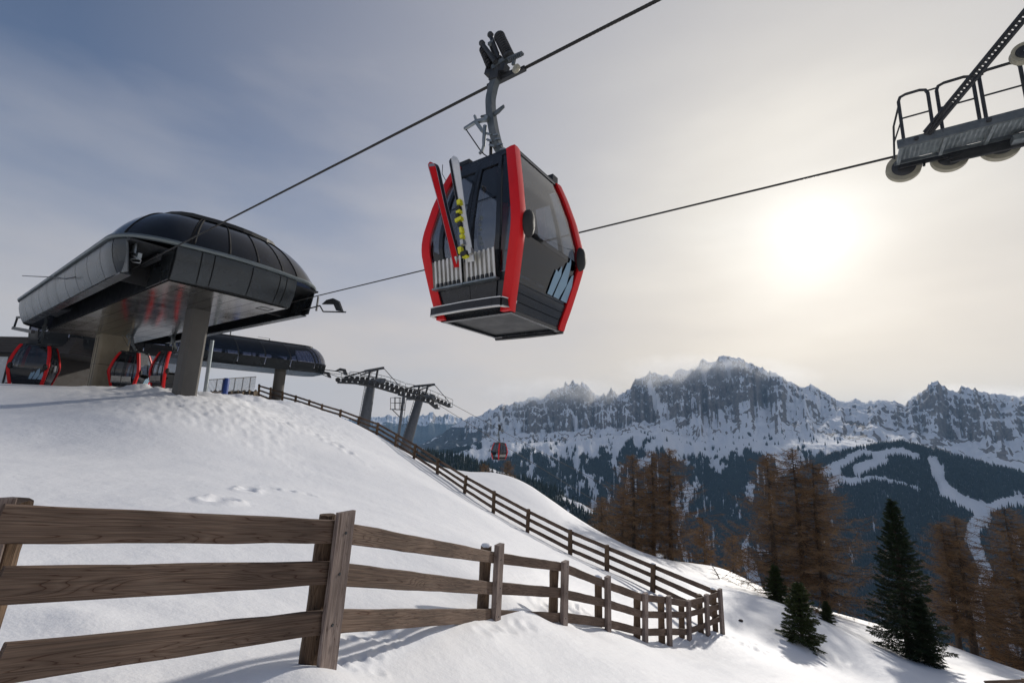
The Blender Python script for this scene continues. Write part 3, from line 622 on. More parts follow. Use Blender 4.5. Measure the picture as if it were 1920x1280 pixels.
# ------------------------------------------------------------------ near station
def outline(n=160, s0=20.45, s1=43.0, tc_=8.35, hw=4.12, r=1.9):
    pts = []
    def arc(cs, ct, a0, a1, k):
        for a in np.linspace(a0, a1, k): pts.append((cs+r*math.cos(a), ct+r*math.sin(a)))
    # start mid back, go along the left (camera) side to the front, round, back along the right side
    for s in np.linspace((s0+s1)/2+8.2, s0+r, 60): pts.append((s, tc_-hw))
    arc(s0+r, tc_-hw+r, -math.pi/2, -math.pi, 14)
    for t in np.linspace(tc_-hw+r, tc_+hw-r, 34)[1:-1]: pts.append((s0-.28*(1-((t-tc_)/(hw-r))**2), t))
    arc(s0+r, tc_+hw-r, math.pi, math.pi/2, 14)
    for s in np.linspace(s0+r, (s0+s1)/2+8.2, 60): pts.append((s, tc_+hw))
    arc((s0+s1)/2+8.2, tc_, math.pi/2, math.pi/2, 1)
    for a in np.linspace(math.pi/2, -math.pi/2, 30)[1:-1]: pts.append(((s0+s1)/2+8.2+3.0*math.cos(a), tc_+hw*math.sin(a)))
    return np.array(pts)
OUT = outline(); NO = len(OUT)
arcl = np.r_[0, np.cumsum(np.linalg.norm(np.diff(np.r_[OUT, OUT[:1]], axis=0), axis=1))]; TOT = arcl[-1]
OC = np.r_[OUT, OUT[:1]]
def on(u): return np.array([np.interp(u % TOT, arcl, OC[:, 0]), np.interp(u % TOT, arcl, OC[:, 1])])
def u_of(s, t): return arcl[np.argmin((OUT[:, 0]-s)**2+(OUT[:, 1]-t)**2)]
def inw(u):
    a, b = on(u-.05), on(u+.05); d = (b-a)/np.linalg.norm(b-a); n_ = np.array([-d[1], d[0]])
    c = np.array([31.0, 8.35])-on(u); return n_ if n_@np.array([max(min(c[0], 4), -4), c[1]]) > 0 else -n_
Z1, Z0, Z3 = 6.6, 5.22, 8.5
def band_pt(u, z):                                # bellied side panel
    q = (Z1-.1-z)/(Z1-.1-Z0); p = on(u)+inw(u)*(.02+.34*q**1.8-.03*math.sin(q*math.pi)); return S(p[0], p[1], z)
def roof_map(p): return np.array([22.1+(p[0]-20.3)*((40.6-22.1)/(45.0-20.3)), 8.35+(p[1]-8.35)*(2.3/4.12)])
def dome_pt(u, q, out=0.):
    p = on(u); r = roof_map(p); hq = q**1.25; vq = .42*math.sin(q*math.pi/2)+.58*q
    if p[0] < 22.6: vq = .75*math.sin(q*math.pi/2)+.25*q                     # rounder at the front
    m = p+(r-p)*(.015+.985*hq); return S(m[0], m[1], Z1+.06+(Z3-Z1-.06)*vq+out)
b0 = S(31, 8.35, 1.2)
stn = thing('lift_station', 'big dark gondola station with bulging glass dome raised on two concrete columns', 'station', b0)
gapu0, gapu1 = u_of(21.2, 4.6), u_of(20.45, 5.92); gapv0, gapv1 = u_of(20.45, 10.78), u_of(21.3, 12.15)
ul = list(np.linspace(0, u_of(23.3, 4.23), 10))+[u_of(21.9, 4.32), gapu0]
def panel(u0, u1, name='panel'):
    us = np.linspace(u0+.022, u1-.022, max(4, int((u1-u0)*2.2))); zs = np.linspace(Z0, Z1-.1, 7)
    m = MB(); m.grid([[band_pt(u, z) for u in us] for z in zs]); return m.build(name, MATS['panel_metal'], stn, True)
for a, b in zip(ul, ul[1:]): panel(a, b)
uf = [gapu1, u_of(20.25, 7.05), u_of(20.2, 7.5), u_of(20.17, 8.95), u_of(20.3, 10.0), u_of(20.35, 10.25), gapv0]
uf = [gapu1]+[gapu1+(gapv0-gapu1)*f for f in (.17, .26, .56, .82, .89, 1)]
for a, b in zip(uf, uf[1:]): panel(a, b)
ur = [gapv1]+list(np.linspace(u_of(22.4, 12.45), u_of(39.8, 12.47), 9))
for a, b in zip(ur, ur[1:]): panel(a, b)
ue = list(np.linspace(ur[-1], TOT, 6))
for a, b in zip(ue, ue[1:]): panel(a, b)
# trim ring between band and glass
tr_ = MB(); rows = []
for u in np.linspace(0, TOT, 220):
    p = on(u); i_ = inw(u); rows.append([S(*(p+i_*a), z) for a, z in ((-.07, 6.52), (-.10, 6.60), (-.06, 6.68), (.10, 6.68), (.10, 6.52), (-.07, 6.52))])
tr_.grid(rows); tr_.build('trim', MATS['trim_metal'], stn, True)
# dark backing behind the joints
bk = MB(); bk.grid([[S(*(on(u)+inw(u)*(.10+.42*q**1.7)), Z1-.12-(Z1-.12-Z0-.02)*q) for u in np.linspace(gapu1, gapv0, 40)] for q in np.linspace(0, 1, 6)])
bk.grid([[S(*(on(u)+inw(u)*(.10+.42*q**1.7)), Z1-.12-(Z1-.12-Z0-.02)*q) for u in np.linspace(0, gapu0, 60)] for q in np.linspace(0, 1, 6)])
bk.grid([[S(*(on(u)+inw(u)*(.10+.42*q**1.7)), Z1-.12-(Z1-.12-Z0-.02)*q) for u in np.linspace(gapv1, TOT, 80)] for q in np.linspace(0, 1, 6)])
bk.build('backing', MATS['dark_metal'], stn, True)
# glass dome: panes between ribs
ribs = list(np.linspace(0, u_of(23.6, 4.23), 9))[:-1]+[u_of(23.6, 4.23), u_of(21.4, 4.5), u_of(20.42, 6.2)]+[gapu1+(gapv0-gapu1)*f for f in (.10, .36, .60, .84)]+[u_of(20.42, 10.7), u_of(21.4, 12.2)]+list(np.linspace(u_of(23.6, 12.47), ue[-1]-8, 9))+[TOT-4]
for a, b in zip(ribs, ribs[1:]+[TOT]):
    us = np.linspace(a+.03, b-.03, max(4, int((b-a)*2.5))); m = MB(); m.grid([[dome_pt(u, q) for u in us] for q in np.linspace(0, 1, 10)]); m.build('pane', MATS['station_glass'], stn, True)
for a in ribs:
    m = MB(); w = .055; m.grid([[dome_pt(a-w, q, .01), dome_pt(a, q, .045), dome_pt(a+w, q, .01)] for q in np.linspace(0, 1, 12)]); o = m.build('rib', MATS['rib_black'], stn, True)
    sd = o.modifiers.new('thickness', 'SOLIDIFY'); sd.thickness = .04
# roof slab
m = MB(); rp = [roof_map(on(u)) for u in np.linspace(0, TOT, 90)[:-1]]; cc = np.mean(rp, 0)
m.prism([S(*(cc+(p-cc)*1.035), Z3-.05) for p in rp], (0, 0, .16)); m.build('roof', MATS['dark_metal'], stn)
# underside: long bright metal panels between the two cabin slots
SO = 5.2
ts = np.linspace(6.0, 10.7, 8)
for a, b in zip(ts, ts[1:]):
    for s0_, s1_ in ((21.05, 26.0), (26.0, 31.0), (31.0, 36.0), (36.0, 42.4)):
        m = MB(); x0, x1, y0, y1 = s0_+.012, s1_-.012, a+.01, b-.01
        m.prism([S(x0, y0, SO), S(x1, y0, SO), S(x1, y1, SO), S(x0, y1, SO)], (0, 0, .05)); m.build('soffit_panel', MATS['soffit_metal'], stn)
for t0, t1 in ((4.62, 4.95), (11.75, 12.08)):
    for s0_, s1_ in zip(np.linspace(21.6, 39.6, 7), np.linspace(21.6, 39.6, 7)[1:]):
        m = MB(); m.prism([S(s0_+.01, t0, SO-.01), S(s1_-.01, t0, SO-.01), S(s1_-.01, t1, SO-.01), S(s0_+.01, t1, SO-.01)], (0, 0, .05)); m.build('soffit_lip', MATS['panel_metal'], stn)
m = MB()                                            # dark slot ceilings and inner walls, plus the drive bay inside
for t0, t1 in ((4.55, 6.05), (10.65, 12.15)): m.prism([S(20.9, t0, 6.35), S(41, t0, 6.35), S(41, t1, 6.35), S(20.9, t1, 6.35)], (0, 0, .08))
for t0 in (6.02, 10.68): m.prism([S(21.1, t0-.03, SO+.06), S(41, t0-.03, SO+.06), S(41, t0+.03, SO+.06), S(21.1, t0+.03, SO+.06)], (0, 0, 1.2))
m.prism([S(20.95, 6, SO+.07), S(42.4, 6, SO+.07), S(42.4, 10.7, SO+.07), S(20.95, 10.7, SO+.07)], (0, 0, .05))
m.build('slot_lining', MATS['dark_metal'], stn)
# small hatch frames on the underside
for s_, t_h in ((22.0, 6.9), (22.0, 10.2)):
    m = MB()
    for (a0, a1, c0, c1) in ((-.3, .3, -.3, -.27), (-.3, .3, .27, .3), (-.3, -.27, -.3, .3), (.27, .3, -.3, .3)): m.prism([S(s_+a0, t_h+c0, SO-.012), S(s_+a1, t_h+c0, SO-.012), S(s_+a1, t_h+c1, SO-.012), S(s_+a0, t_h+c1, SO-.012)], (0, 0, .01))
    m.build('hatch', MATS['dark_metal'], stn)
# machinery seen through the glass
m = MB(); m.prism([S(23.6, 7.0, 6.65), S(39, 7.0, 6.65), S(39, 9.6, 6.65), S(23.6, 9.6, 6.65)], (0, 0, 1.1)); m.build('machinery', MATS['dark_metal'], stn)
for t_ in (T1, T2):
    m = MB(); m.bar(S(21.4, t_+(.35 if t_ < 8 else -.35), 6.15), S(41, t_+(.35 if t_ < 8 else -.35), 6.15), .16, .22); m.build('track_rail', MATS['dark_steel'], stn)
    m = MB(); m.disc(S(38.3, 8.35, 5.9), (0, 0, 1), [(0, 3.0), (.12, 3.06), (.25, 3.0)], 48) if t_ == T1 else m.bar(S(23.5, 6.3, 6.9), S(23.5, 10.4, 6.9), .2, .3)
    m.build('bull_wheel' if t_ == T1 else 'cross_beam', MATS['dark_steel'], stn)
# inside faces of the rope portals
for sg, tt0 in ((1, T1), (-1, T2)):
    m = MB(); c = tt0+sg*.62
    m.prism([S(21.0, c, 5.24), S(23.4, c, 5.24), S(23.4, c, 6.5), S(20.75, c, 6.5)], NV*.04*sg); m.build('portal_wall', MATS['panel_metal'], stn)
    m = MB(); c2 = tt0-sg*.75
    m.prism([S(21.2, c2+sg*.2, 5.24), S(23.2, c2, 5.24), S(23.2, c2, 6.5), S(21.2, c2, 6.5)], NV*.04*sg); m.build('portal_wall', MATS['panel_metal'], stn)
    m = MB(); m.prism([S(23.3, tt0-.75, 5.3), S(23.3, tt0+.75, 5.3), S(23.3, tt0+.75, 6.5), S(23.3, tt0-.75, 6.5)], DV*.04); m.build('portal_back', MATS['black_plastic'], stn)
# cabin guide trumpets sticking out of the portals
def trumpet(px_list, tpl, t_, parent):
    pass
m = MB(); g0 = S(21.6, 12.35, 5.45); a = at_t(600, 573, 11.9); b = at_t(648, 585, 11.75); c = at_t(622, 560, 11.8)
m.tube([S(21.7, 11.9, 5.5), a, at_t(606, 584, 11.85), b], .035, 7); m.build('guide_arm', MATS['dark_steel'], stn, True)
m = MB(); P4 = [at_t(603, 570, 11.85), at_t(612, 562, 11.8), at_t(624, 559, 11.8), at_t(634, 564, 11.75), at_t(641, 583, 11.7), at_t(630, 582, 11.75), at_t(625, 570, 11.8)]
m.prism(P4, NV*.10); m.build('guide_flare', MATS['dark_steel'], stn)
m = MB(); m.bar(at_t(597, 556, 11.75), at_t(593, 583, 11.8), .10, .06); m.build('guide_bracket', MATS['dark_steel'], stn)
m = MB(); m.tube([S(22.3, 4.95, 5.95), at_t(234, 478, 4.95), at_t(258, 484, 4.9)], .05, 8); m.bar(at_t(222, 482, 4.95), at_t(262, 480, 4.95), .12, .22); m.build('guide_arm', MATS['galvanised'], stn, True)
m = MB(); m.slab([[at_t(228, 455, 4.95), at_t(224, 486, 4.95)], [at_t(237, 448, 4.9), at_t(236, 490, 4.9)]], NV, .05); m.slab([[at_t(248, 447, 4.85), at_t(246, 468, 4.85)], [at_t(258, 453, 4.85), at_t(255, 475, 4.85)]], NV, .05); m.build('guide_flare', MATS['galvanised'], stn)
m = MB(); m.tube([at_t(240, 474, 4.85), at_t(265, 488, 4.8), at_t(262, 493, 4.85), at_t(248, 491, 4.85), at_t(242, 482, 4.85)], .022, 6); m.build('guide_loop', MATS['silver'], stn, True)
# thin catenary bar sticking out on the left side
m = MB(); m.tube([at_t(42, 517, 4.0), at_t(105, 520, 4.0), at_t(125, 523, 4.1), at_t(142, 519, 4.25)], .022, 6); m.build('side_bar', MATS['dark_steel'], stn, True)
# rail end and brackets at the back left
m = MB(); m.bar(at_t(32, 597, 4.7), at_t(26, 615, 4.7), .1, .1); m.bar(at_t(32, 595, 4.7), at_t(56, 594, 4.7), .12, .12); m.bar(at_t(25, 615, 4.75), at_t(62, 622, 4.75), .16, .2); m.build('guide_bracket', MATS['dark_steel'], stn)
# columns
zc1 = 5.25
def column(name, c, hx, hy, zb_, zt_, tap, mat, joints=()):
    m = MB(); ch = .12; rows = []
    for z, k in ((zb_, 1.0), (zt_, tap)):
        x, y = hx*k, hy*k
        rows.append([S(c[0]+a, c[1]+b, z) for a, b in ((-x+ch, -y), (x-ch, -y), (x, -y+ch), (x, y-ch), (x-ch, y), (-x+ch, y), (-x, y-ch), (-x, -y+ch), (-x+ch, -y))])
    m.grid(rows); return m.build(name, mat, stn)
column('column', (25.75, 8.78), .45, .42, .2, SO+.02, 1.0, MATS['grey_concrete'])
cb = column('column', (40.2, 9.0), .66, .74, .6, SO+.02, 1.10, MATS['concrete'])
m = MB(); m.bar(S(39.55, 8.22, 3.2), S(40.85, 8.22, 3.2), .02, .025); m.build('joint', MATS['dark_metal'], cb)
m = MB(); m.bar(S(39.50, 8.3, 3.2), S(39.50, 9.7, 3.2), .02, .025); m.build('joint', MATS['dark_metal'], cb)
for s_ in (39.95, 40.5):
    m = MB(); m.bar(S(s_, 8.25, 1.2), S(s_, 8.18, 5.0), .02, .02); m.build('joint', MATS['dark_metal'], cb)
# ------------------------------------------------------------------ ropes
def rope(a, b, r, label, sag=0., n=40):
    root = a; pts = [a+(b-a)*k/n-np.array([0, 0, sag*4*(k/n)*(1-k/n)]) for k in range(n+1)]
    m = MB(); m.tube(pts, r, 8); o = m.build('haul_rope', MATS['rope_steel'], None, True); return tag(o, label, 'cable')
def laid_rope(a, b, r, label, n=420):              # six strands laid round each other
    a = np.asarray(a); b = np.asarray(b); d = nrm(b-a); u = np.array([0, 0, 1.]); s_ = nrm(np.cross(d, u)); m = MB(); le = np.linalg.norm(b-a)
    for k in range(6):
        pts = []
        for i in range(n+1):
            x = le*(i/n); ph = 2*math.pi*(x/.34+k/6); pts.append(a+d*x+(math.cos(ph)*s_+math.sin(ph)*u)*r*.62)
        m.tube(pts, r*.42, 5, False)
    o = m.build('haul_rope', MATS['rope_steel'], None, True); return tag(o, label, 'cable')
laid_rope(S(24.0, T1, ROPE_Z), S(-6.2, T1, ROPE_Z), .026, 'thick twisted steel rope that carries the red ski-rack gondola overhead', 700)
rope(S(24.0, T2, ROPE_Z), S(-9.2, T2, ROPE_Z), .025, 'steel rope running behind the big red gondola onto the tower wheels')
# ------------------------------------------------------------------ gondola cabin (built once, then copied)
CS, CT, CZ = 4.02, 5.30, 1.53
ROTZ = math.atan2(DV[1], DV[0])
LVZ = [0, .10, .30, .70, .98, 1.12, 1.28, 1.75, 2.15, 2.40]
LVX = [.62, .645, .70, .795, .856, .864, .852, .755, .64, .555]
LVY = [.69, .71, .75, .82, .863, .868, .864, .805, .715, .635]
hx = lambda z: float(np.interp(z, LVZ, LVX)); hy = lambda z: float(np.interp(z, LVZ, LVY))
def fp(face, a, z, off=0.):
    if face[0] == 'y': s_ = 1 if face[1] == '+' else -1; return np.array([a*hx(z), s_*(hy(z)+off), z])
    s_ = 1 if face[1] == '+' else -1; return np.array([s_*(hx(z)+off), a*hy(z), z])
def loc(px, py, t):                                # photo pixel on the plane t -> cabin coordinates
    p = at_t(px, py, t); return np.array([p@DV-CS, -(p@NV-CT), p[2]-CZ])
def locs(px, py, s):
    p = at_s(px, py, s); return np.array([p@DV-CS, -(p@NV-CT), p[2]-CZ])
cab = thing('gondola_cabin', 'large red and black gondola overhead with two pairs of skis in its rack', 'gondola', S(CS, CT, CZ), 'red and black gondola cabins', ROTZ, local=True)
OFF[cab.name] = (0, 0, 0)
def sheet(face, a0, a1, z0, z1, off, th=.02, n=2, k=12):
    rows = [[fp(face, a, z, off) for a in np.linspace(a0, a1, n)] for z in np.linspace(z0, z1, k)]
    nv = {'y+': (0, 1, 0), 'y-': (0, -1, 0), 'x+': (1, 0, 0), 'x-': (-1, 0, 0)}[face]
    if th < .0125: return MB().grid(rows)
    return MB().slab(rows, nv, th)
def soft(o, w=.006):
    b = o.modifiers.new('bevel', 'BEVEL'); b.width = w; b.segments = 2; b.limit_method = 'ANGLE'; return o
# floor, underside frame
m = MB(); m.slab([[(-.62, -.65, .05), (.62, -.65, .05)], [(-.62, .65, .05), (.62, .65, .05)]], (0, 0, 1), .05); floor_ = m.build('floor', MATS['dark_metal'], cab)
m = MB()
for y in (-.62, .62): m.bar((-.63, y, -.012), (.63, y, -.012), .07, .05)
for x in (-.6, .6): m.bar((x, -.58, -.013), (x, .58, -.013), .05, .045)
m.build('floor_frame', MATS['cabin_body'], floor_)
m = MB(); m.slab([[(-.53, -.62, 2.44), (.53, -.62, 2.44)], [(-.53, .62, 2.44), (.53, .62, 2.44)]], (0, 0, 1), .07); rf = soft(m.build('roof', MATS['cabin_body'], cab), .03)
m = MB(); m.bx(-.42, .42, -.5, .5, 2.442, 2.49); soft(m.build('roof_cover', MATS['dark_metal'], rf), .02)
for face in ('x-', 'x+'):
    for z0, z1 in ((.02, .125), (.133, .24), (.248, .36)): sheet(face, -.94, .94, z0, z1, -.004, .03, 3, 4).build('lower_panel', MATS['cabin_body'], cab)
    sheet(face, -.93, .93, 1.0, 2.36, -.012, .012, 6, 24).build('pane', MATS['end_glass'], cab, True); sheet(face, -.93, .93, .37, .996, -.012, .012, 6, 12).build('pane', MATS['dark_glass'], cab, True)
    sheet(face, -.93, .93, 2.36, 2.42, .0, .03, 3, 3).build('window_frame', MATS['cabin_body'], cab)
    s_ = -1 if face == 'x-' else 1                  # seat with backrest
    m = MB(); m.bx(min(s_*.30, s_*.62), max(s_*.30, s_*.62), -.62, .62, .44, .52); st2 = soft(m.build('seat', MATS['seat_cloth'], cab), .02)
    m = MB(); m.slab([[(s_*.66, -.66, .52), (s_*.66, .66, .52)], [(s_*.80, -.72, 1.06), (s_*.80, .72, 1.06)]], (-s_, 0, 0), .05); m.build('seat_back', MATS['seat_cloth'], cab)
    m = MB(); m.bx(min(s_*.38, s_*.60), max(s_*.38, s_*.60), -.6, .6, .06, .43); m.build('seat_base', MATS['dark_metal'], st2)
for face in ('y+', 'y-'):
    sheet(face, -.95, .95, .02, .12, -.004, .03, 3, 4).build('sill', MATS['cabin_body'], cab)
    sheet(face, -.95, .95, 2.32, 2.42, .0, .03, 3, 3).build('header', MATS['cabin_body'], cab)
    for a0, a1 in ((-.945, -.66), (.66, .945)):     # fixed side lights
        sheet(face, a0, a1, .13, .50, -.006, .03, 2, 6).build('lower_panel', MATS['cabin_body'], cab)
        sheet(face, a0, a1, .51, 2.31, -.012, .012, 2, 20).build('pane', MATS['cabin_glass'], cab, True)
    for a0, a1 in ((-.65, -.006), (.006, .65)):     # two sliding door leaves, each a frame with a pane
        d = MB()
        def strip(b0, b1, z0, z1, off=.012, th=.045, k=16):
            rows = [[fp(face, a, z, off) for a in (b0, b1)] for z in np.linspace(z0, z1, k)]; d.slab(rows, (0, 1 if face == 'y+' else -1, 0), th)
        strip(a0, a0+.085, .13, 2.31); strip(a1-.085, a1, .13, 2.31); strip(a0+.086, a1-.086, 2.16, 2.31, k=3); strip(a0+.086, a1-.086, .13, .78, k=8)
        do = d.build('door', MATS['cabin_body'], cab)
        sheet(face, a0+.087, a1-.087, .78, 2.16, -.01, .010, 2, 16).build('pane', MATS['cabin_glass'], do, True)
        sheet(face, a0+.09, a1-.09, 1.58, 1.605, .004, .01, 2, 2).build('glazing_bar', MATS['cabin_body'], do)
# red corner pillars with rubber bumpers
for sx in (-1, 1):
    for sy in (-1, 1):
        m = MB(); rows = []
        for z in list(np.linspace(-.02, 2.40, 26)):
            zz = min(max(z, 0), 2.4); x, y = hx(zz), hy(zz); w = .155
            c = np.array([sx*x, sy*y, z]); o1 = np.array([sx*.03, sy*.03, 0])
            ring = [c+np.array([-sx*w*.78, sy*.025, 0]), c+np.array([-sx*w*.2, sy*.04, 0]), c+o1*1.15, c+np.array([sx*.04, -sy*w*.2, 0]), c+np.array([sx*.025, -sy*w*.72, 0]), c+np.array([-sx*.03, -sy*w*.68, 0]), c+np.array([-sx*w*.7, -sy*.03, 0])]
            rows.append(ring+[ring[0]])
        m.grid(rows); n_ = 8
        m.f += [tuple(range(7)), tuple(len(m.v)-8+j for j in range(7))[::-1]]
        pl = m.build('pillar', MATS['red_paint'], cab, True)
        # oval rubber bumper wrapped on the end side of each corner
        c = np.array([sx*(hx(1.08)+.035), sy*(hy(1.08)-.12), 1.10]); m = MB(); rows = []
        for q, (sc_, o_) in enumerate(((1, 0), (1.0, .03), (.86, .065), (.55, .085), (.02, .09))):
            rows.append([c+np.array([sx*o_, -sy*.11*math.cos(a)*sc_*(1.0), .19*math.sin(a)*sc_*(1+.15*math.cos(a))]) for a in np.linspace(0, 2*math.pi, 17)])
        m.grid(rows); m.build('bumper', MATS['rubber'], pl, True)
# step bumpers along the two door sides
for sy in (1, -1):
    m = MB(); yo = .86 if sy > 0 else .74; zz = .07 if sy > 0 else -.03
    ctr = [(-.63, sy*.72, zz), (-.60, sy*(yo-.02), zz), (-.48, sy*yo, zz), (0, sy*(yo+.02), zz), (.52, sy*yo, zz), (.64, sy*(yo-.02), zz), (.67, sy*.72, zz)]
    if sy > 0:
        for a, b in zip(ctr, ctr[1:]): m.bar(a, b, .045, .10)
    else: m.tube(ctr, .03, 8)
    bo = m.build('step_bumper', MATS['black_plastic'], cab, True)
    if sy > 0:
        for z_ in (zz+.057, zz-.057):
            m = MB()
            for a, b in zip(ctr, ctr[1:]): m.bar((a[0], a[1], z_), (b[0], b[1], z_), .055, .012)
            m.build('edge_strip', MATS['white_paint'] if z_ > zz else MATS['silver'], bo)
    m = MB(); m.bx(-.5, .5, min(sy*.66, sy*(yo-.03)), max(sy*.66, sy*(yo-.03)), zz-.03, zz-.015); m.build('step', MATS['dark_metal'], bo)
# ski racks on the near door side: two corrugated silver boxes
for x0, x1 in ((-.505, .035), (.075, .625)):
    zt, zb_ = .80, .42
    k = 7; poly = []; yb = .80
    for i in range(k):
        xa = x0+(x1-x0)*i/k; xb = x0+(x1-x0)*(i+1)/k; w = xb-xa
        poly += [(xa, .085), (xa+w*.45, .085), (xa+w*.55, .045), (xa+w*.98, .045)]
    m = MB(); ptsf = [(x, y) for x, y in poly]+[(x1, .085)]
    m.slab([[(x, hy(zb_)+y, zb_) for x, y in ptsf], [(x, hy(zt)+y-.0, zt) for x, y in ptsf]], (0, 1, 0), .012)
    rk_ = m.build('ski_rack', MATS['silver'], cab)
    m = MB(); m.bx(x0-.015, x1+.015, hy(zb_)+.012, hy(zb_)+.10, zb_-.03, zb_-.004); m.build('rack_tray', MATS['galvanised'], rk_)
    m = MB(); m.bx(x0-.01, x1+.01, hy(zb_)+.0, hy(zb_)+.012, zb_, zt-.02); m.build('rack_back', MATS['black_plastic'], rk_)
    m = MB()
    for i in range(k-1):
        xa = x0+(x1-x0)*(i+.78)/k; m.bx(xa-.02, xa+.02, hy(zb_)+.04, hy(zb_)+.108, zb_-.002, zb_+.05)
    m.build('rack_foot', MATS['black_plastic'], rk_)
# mountain motif on the end panes, number plate digit
def decal(face, poly, mat, name):
    v = [fp(face, a, z, .006) for a, z in poly]; m = MB(); m.add(v, [tuple(range(len(v)))]); return m.build(name, mat, cab)
for face, sg in (('x-', 1), ('x+', -1)):           # a runs towards +y (near side)
    for poly in ([(-.10, .36), (-.27, .36), (-.40, .70), (-.36, .83), (-.28, .72), (-.21, .74), (-.16, .60)], [(-.32, .36), (-.52, .36), (-.66, .60), (-.64, .86), (-.60, 1.02), (-.55, .93), (-.50, .92), (-.43, .70)], [(-.60, .36), (-.84, .36), (-.86, .62), (-.80, .80), (-.74, .76), (-.68, .62)]):
        p2 = []
        for (a, z), (a2, z2) in zip(poly, poly[1:]+poly[:1]): p2 += [(a, z+.04), ((a+a2)/2, (z+z2)/2+.04)]
        decal(face, [(sg*a, z) for a, z in p2], MATS['decal_blue'], 'mountain_motif')
sv = [(.88, .13), (.79, .13), (.79, .112), (.853, .112), (.80, .03), (.825, .03), (.88, .115)]
# seven: top bar and slanting stem
for q in ([(.90, .135), (.80, .135), (.80, .112), (.90, .112)], [(.826, .112), (.80, .112), (.86, .02), (.888, .02)]):
    v = [fp('x-', a, z, .010) for a, z in q]; MB().add(v, [(0, 1, 2, 3)]).build('digit', MATS['white_paint'], cab)
# hanger, door gear and grip (traced points on the plane of the hanger)
TH = 5.20
H = lambda x, y, t=TH: loc(x, y, t)
m = MB(); arm = [H(955, 308, 5.29), H(945, 293, 5.27), H(933.7, 277, 5.25), H(926.4, 248), H(920.6, 214), H(919.5, 187), H(925, 161), H(933.7, 139)]
dense = [];
for a, b in zip(arm, arm[1:]): dense += [a+(b-a)*k/4 for k in range(4)]
dense.append(arm[-1])
sm_ = [dense[0]]+[(dense[i-1]+dense[i]*2+dense[i+1])/4 for i in range(1, len(dense)-1)]+[dense[-1]]
for a, b in zip(sm_, sm_[1:]): m.bar(a, b+(b-a)*.08, .13, .12, (0, 1, 0))
hg = m.build('hanger', MATS['hanger_steel'], cab)
m = MB(); m.bx(*(sorted((arm[0][0]-.12, arm[0][0]+.12))), arm[0][1]-.14, arm[0][1]+.14, 2.44, 2.53); m.build('hanger_foot', MATS['hanger_steel'], hg)
m = MB(); b1 = H(920, 314, 5.22); m.bx(b1[0]-.09, b1[0]+.09, b1[1]-.08, b1[1]+.08, 2.44, 2.57); m.tube([b1, H(920.6, 265)], .028, 8); m.build('damper_rod', MATS['black_plastic'], cab, True)
m = MB()
m.bar(H(871, 242), H(893, 228), .05, .045); m.bar(H(893, 228), H(916, 224), .06, .05); m.bar(H(890, 217), H(895, 232), .04, .035); m.bar(H(893, 229), H(905, 246), .05, .06); m.disc(H(912, 223, 5.12), (0, 1, 0), [(-.03, .05), (.03, .05)], 12)
m.build('door_lever', MATS['galvanised'], hg)
m = MB(); m.tube([H(909.5, 236, 5.13), H(907.5, 262, 5.13), H(907, 275, 5.13)], [.033, .033, .026], 9); m.tube([H(907, 273, 5.13), H(904, 284, 5.13), H(899, 288, 5.13)], .026, 7); m.build('door_cylinder', MATS['galvanised'], hg, True)
m = MB(); m.tube([H(874, 243, 5.15), H(900, 281, 5.13), H(907, 289, 5.13), H(917, 296, 5.15), H(930, 301, 5.2), H(948, 307, 5.27)], .011, 6); m.build('door_cable', MATS['black_plastic'], hg, True)
m = MB(); m.prism([H(924, 214), H(946, 198), H(946.5, 202), H(936, 213), H(926, 220)], (0, .03, 0)); m.bar(H(902, 219), H(915, 216), .03, .03); m.build('latch_plate', MATS['hanger_steel'], hg)
for x, y in ((930, 254), (934, 262), (938, 272), (943, 281)): MB().bar(H(x-5, y, 5.16), H(x+4, y-2, 5.16), .03, .025).build('fitting', MATS['galvanised'], hg)
for x, y in ((915, 250), (917, 262), (922, 272)): MB().bar(H(x-4, y, 5.15), H(x+6, y+3, 5.15), .04, .03).build('fitting', MATS['galvanised'], hg)
m = MB(); m.bar(H(929, 152), H(935, 112), .19, .15, (0, 1, 0)); m.bar(H(914, 137), H(950, 129), .14, .13); gp = m.build('grip', MATS['dark_steel'], cab)
m = MB(); rp0 = S(0, T1, 0)
pa, pb = H(908, 165, T1), H(1000, 118, T1)
for o_, w_ in ((0, .075),): m.bar(H(915, 163, T1-.03), H(985, 128, T1-.03), w_, .06)
m.bar(H(930, 149, 5.24), H(962, 137, 5.26), .07, .08); m.build('clamp_jaw', MATS['dark_steel'], gp)
def spring(parent, a, b, r, turns, wr):
    m = MB(); d = nrm(b-a); u = nrm(np.cross(d, (0, 1, 0))); v = np.cross(d, u); n_ = turns*12
    m.tube([a+(b-a)*i/n_+r*(math.cos(i*2*math.pi/12)*u+math.sin(i*2*math.pi/12)*v) for i in range(n_+1)], wr, 6); m.tube([a, b], r*.55, 8)
    o = m.build('spring', MATS['black_plastic'], parent, True); return o
spring(gp, H(954, 106, 5.18), H(937, 70, 5.18), .082, 9, .019); spring(gp, H(919, 126, 5.12), H(905, 92, 5.12), .055, 8, .015); spring(gp, H(931, 104, 5.30), H(923, 84, 5.30), .052, 6, .014)
m = MB(); m.disc(H(937, 70, 5.18), H(937, 70, 5.18)-H(954, 106, 5.18), [(-.02, .10), (.02, .10)], 14); m.disc(H(954.5, 107, 5.18), H(937, 70, 5.18)-H(954, 106, 5.18), [(-.02, .10), (.02, .10)], 14); m.tube([H(936, 70, 5.18), H(934, 63, 5.18)], .016, 6); m.build('spring_plate', MATS['dark_steel'], gp, True)
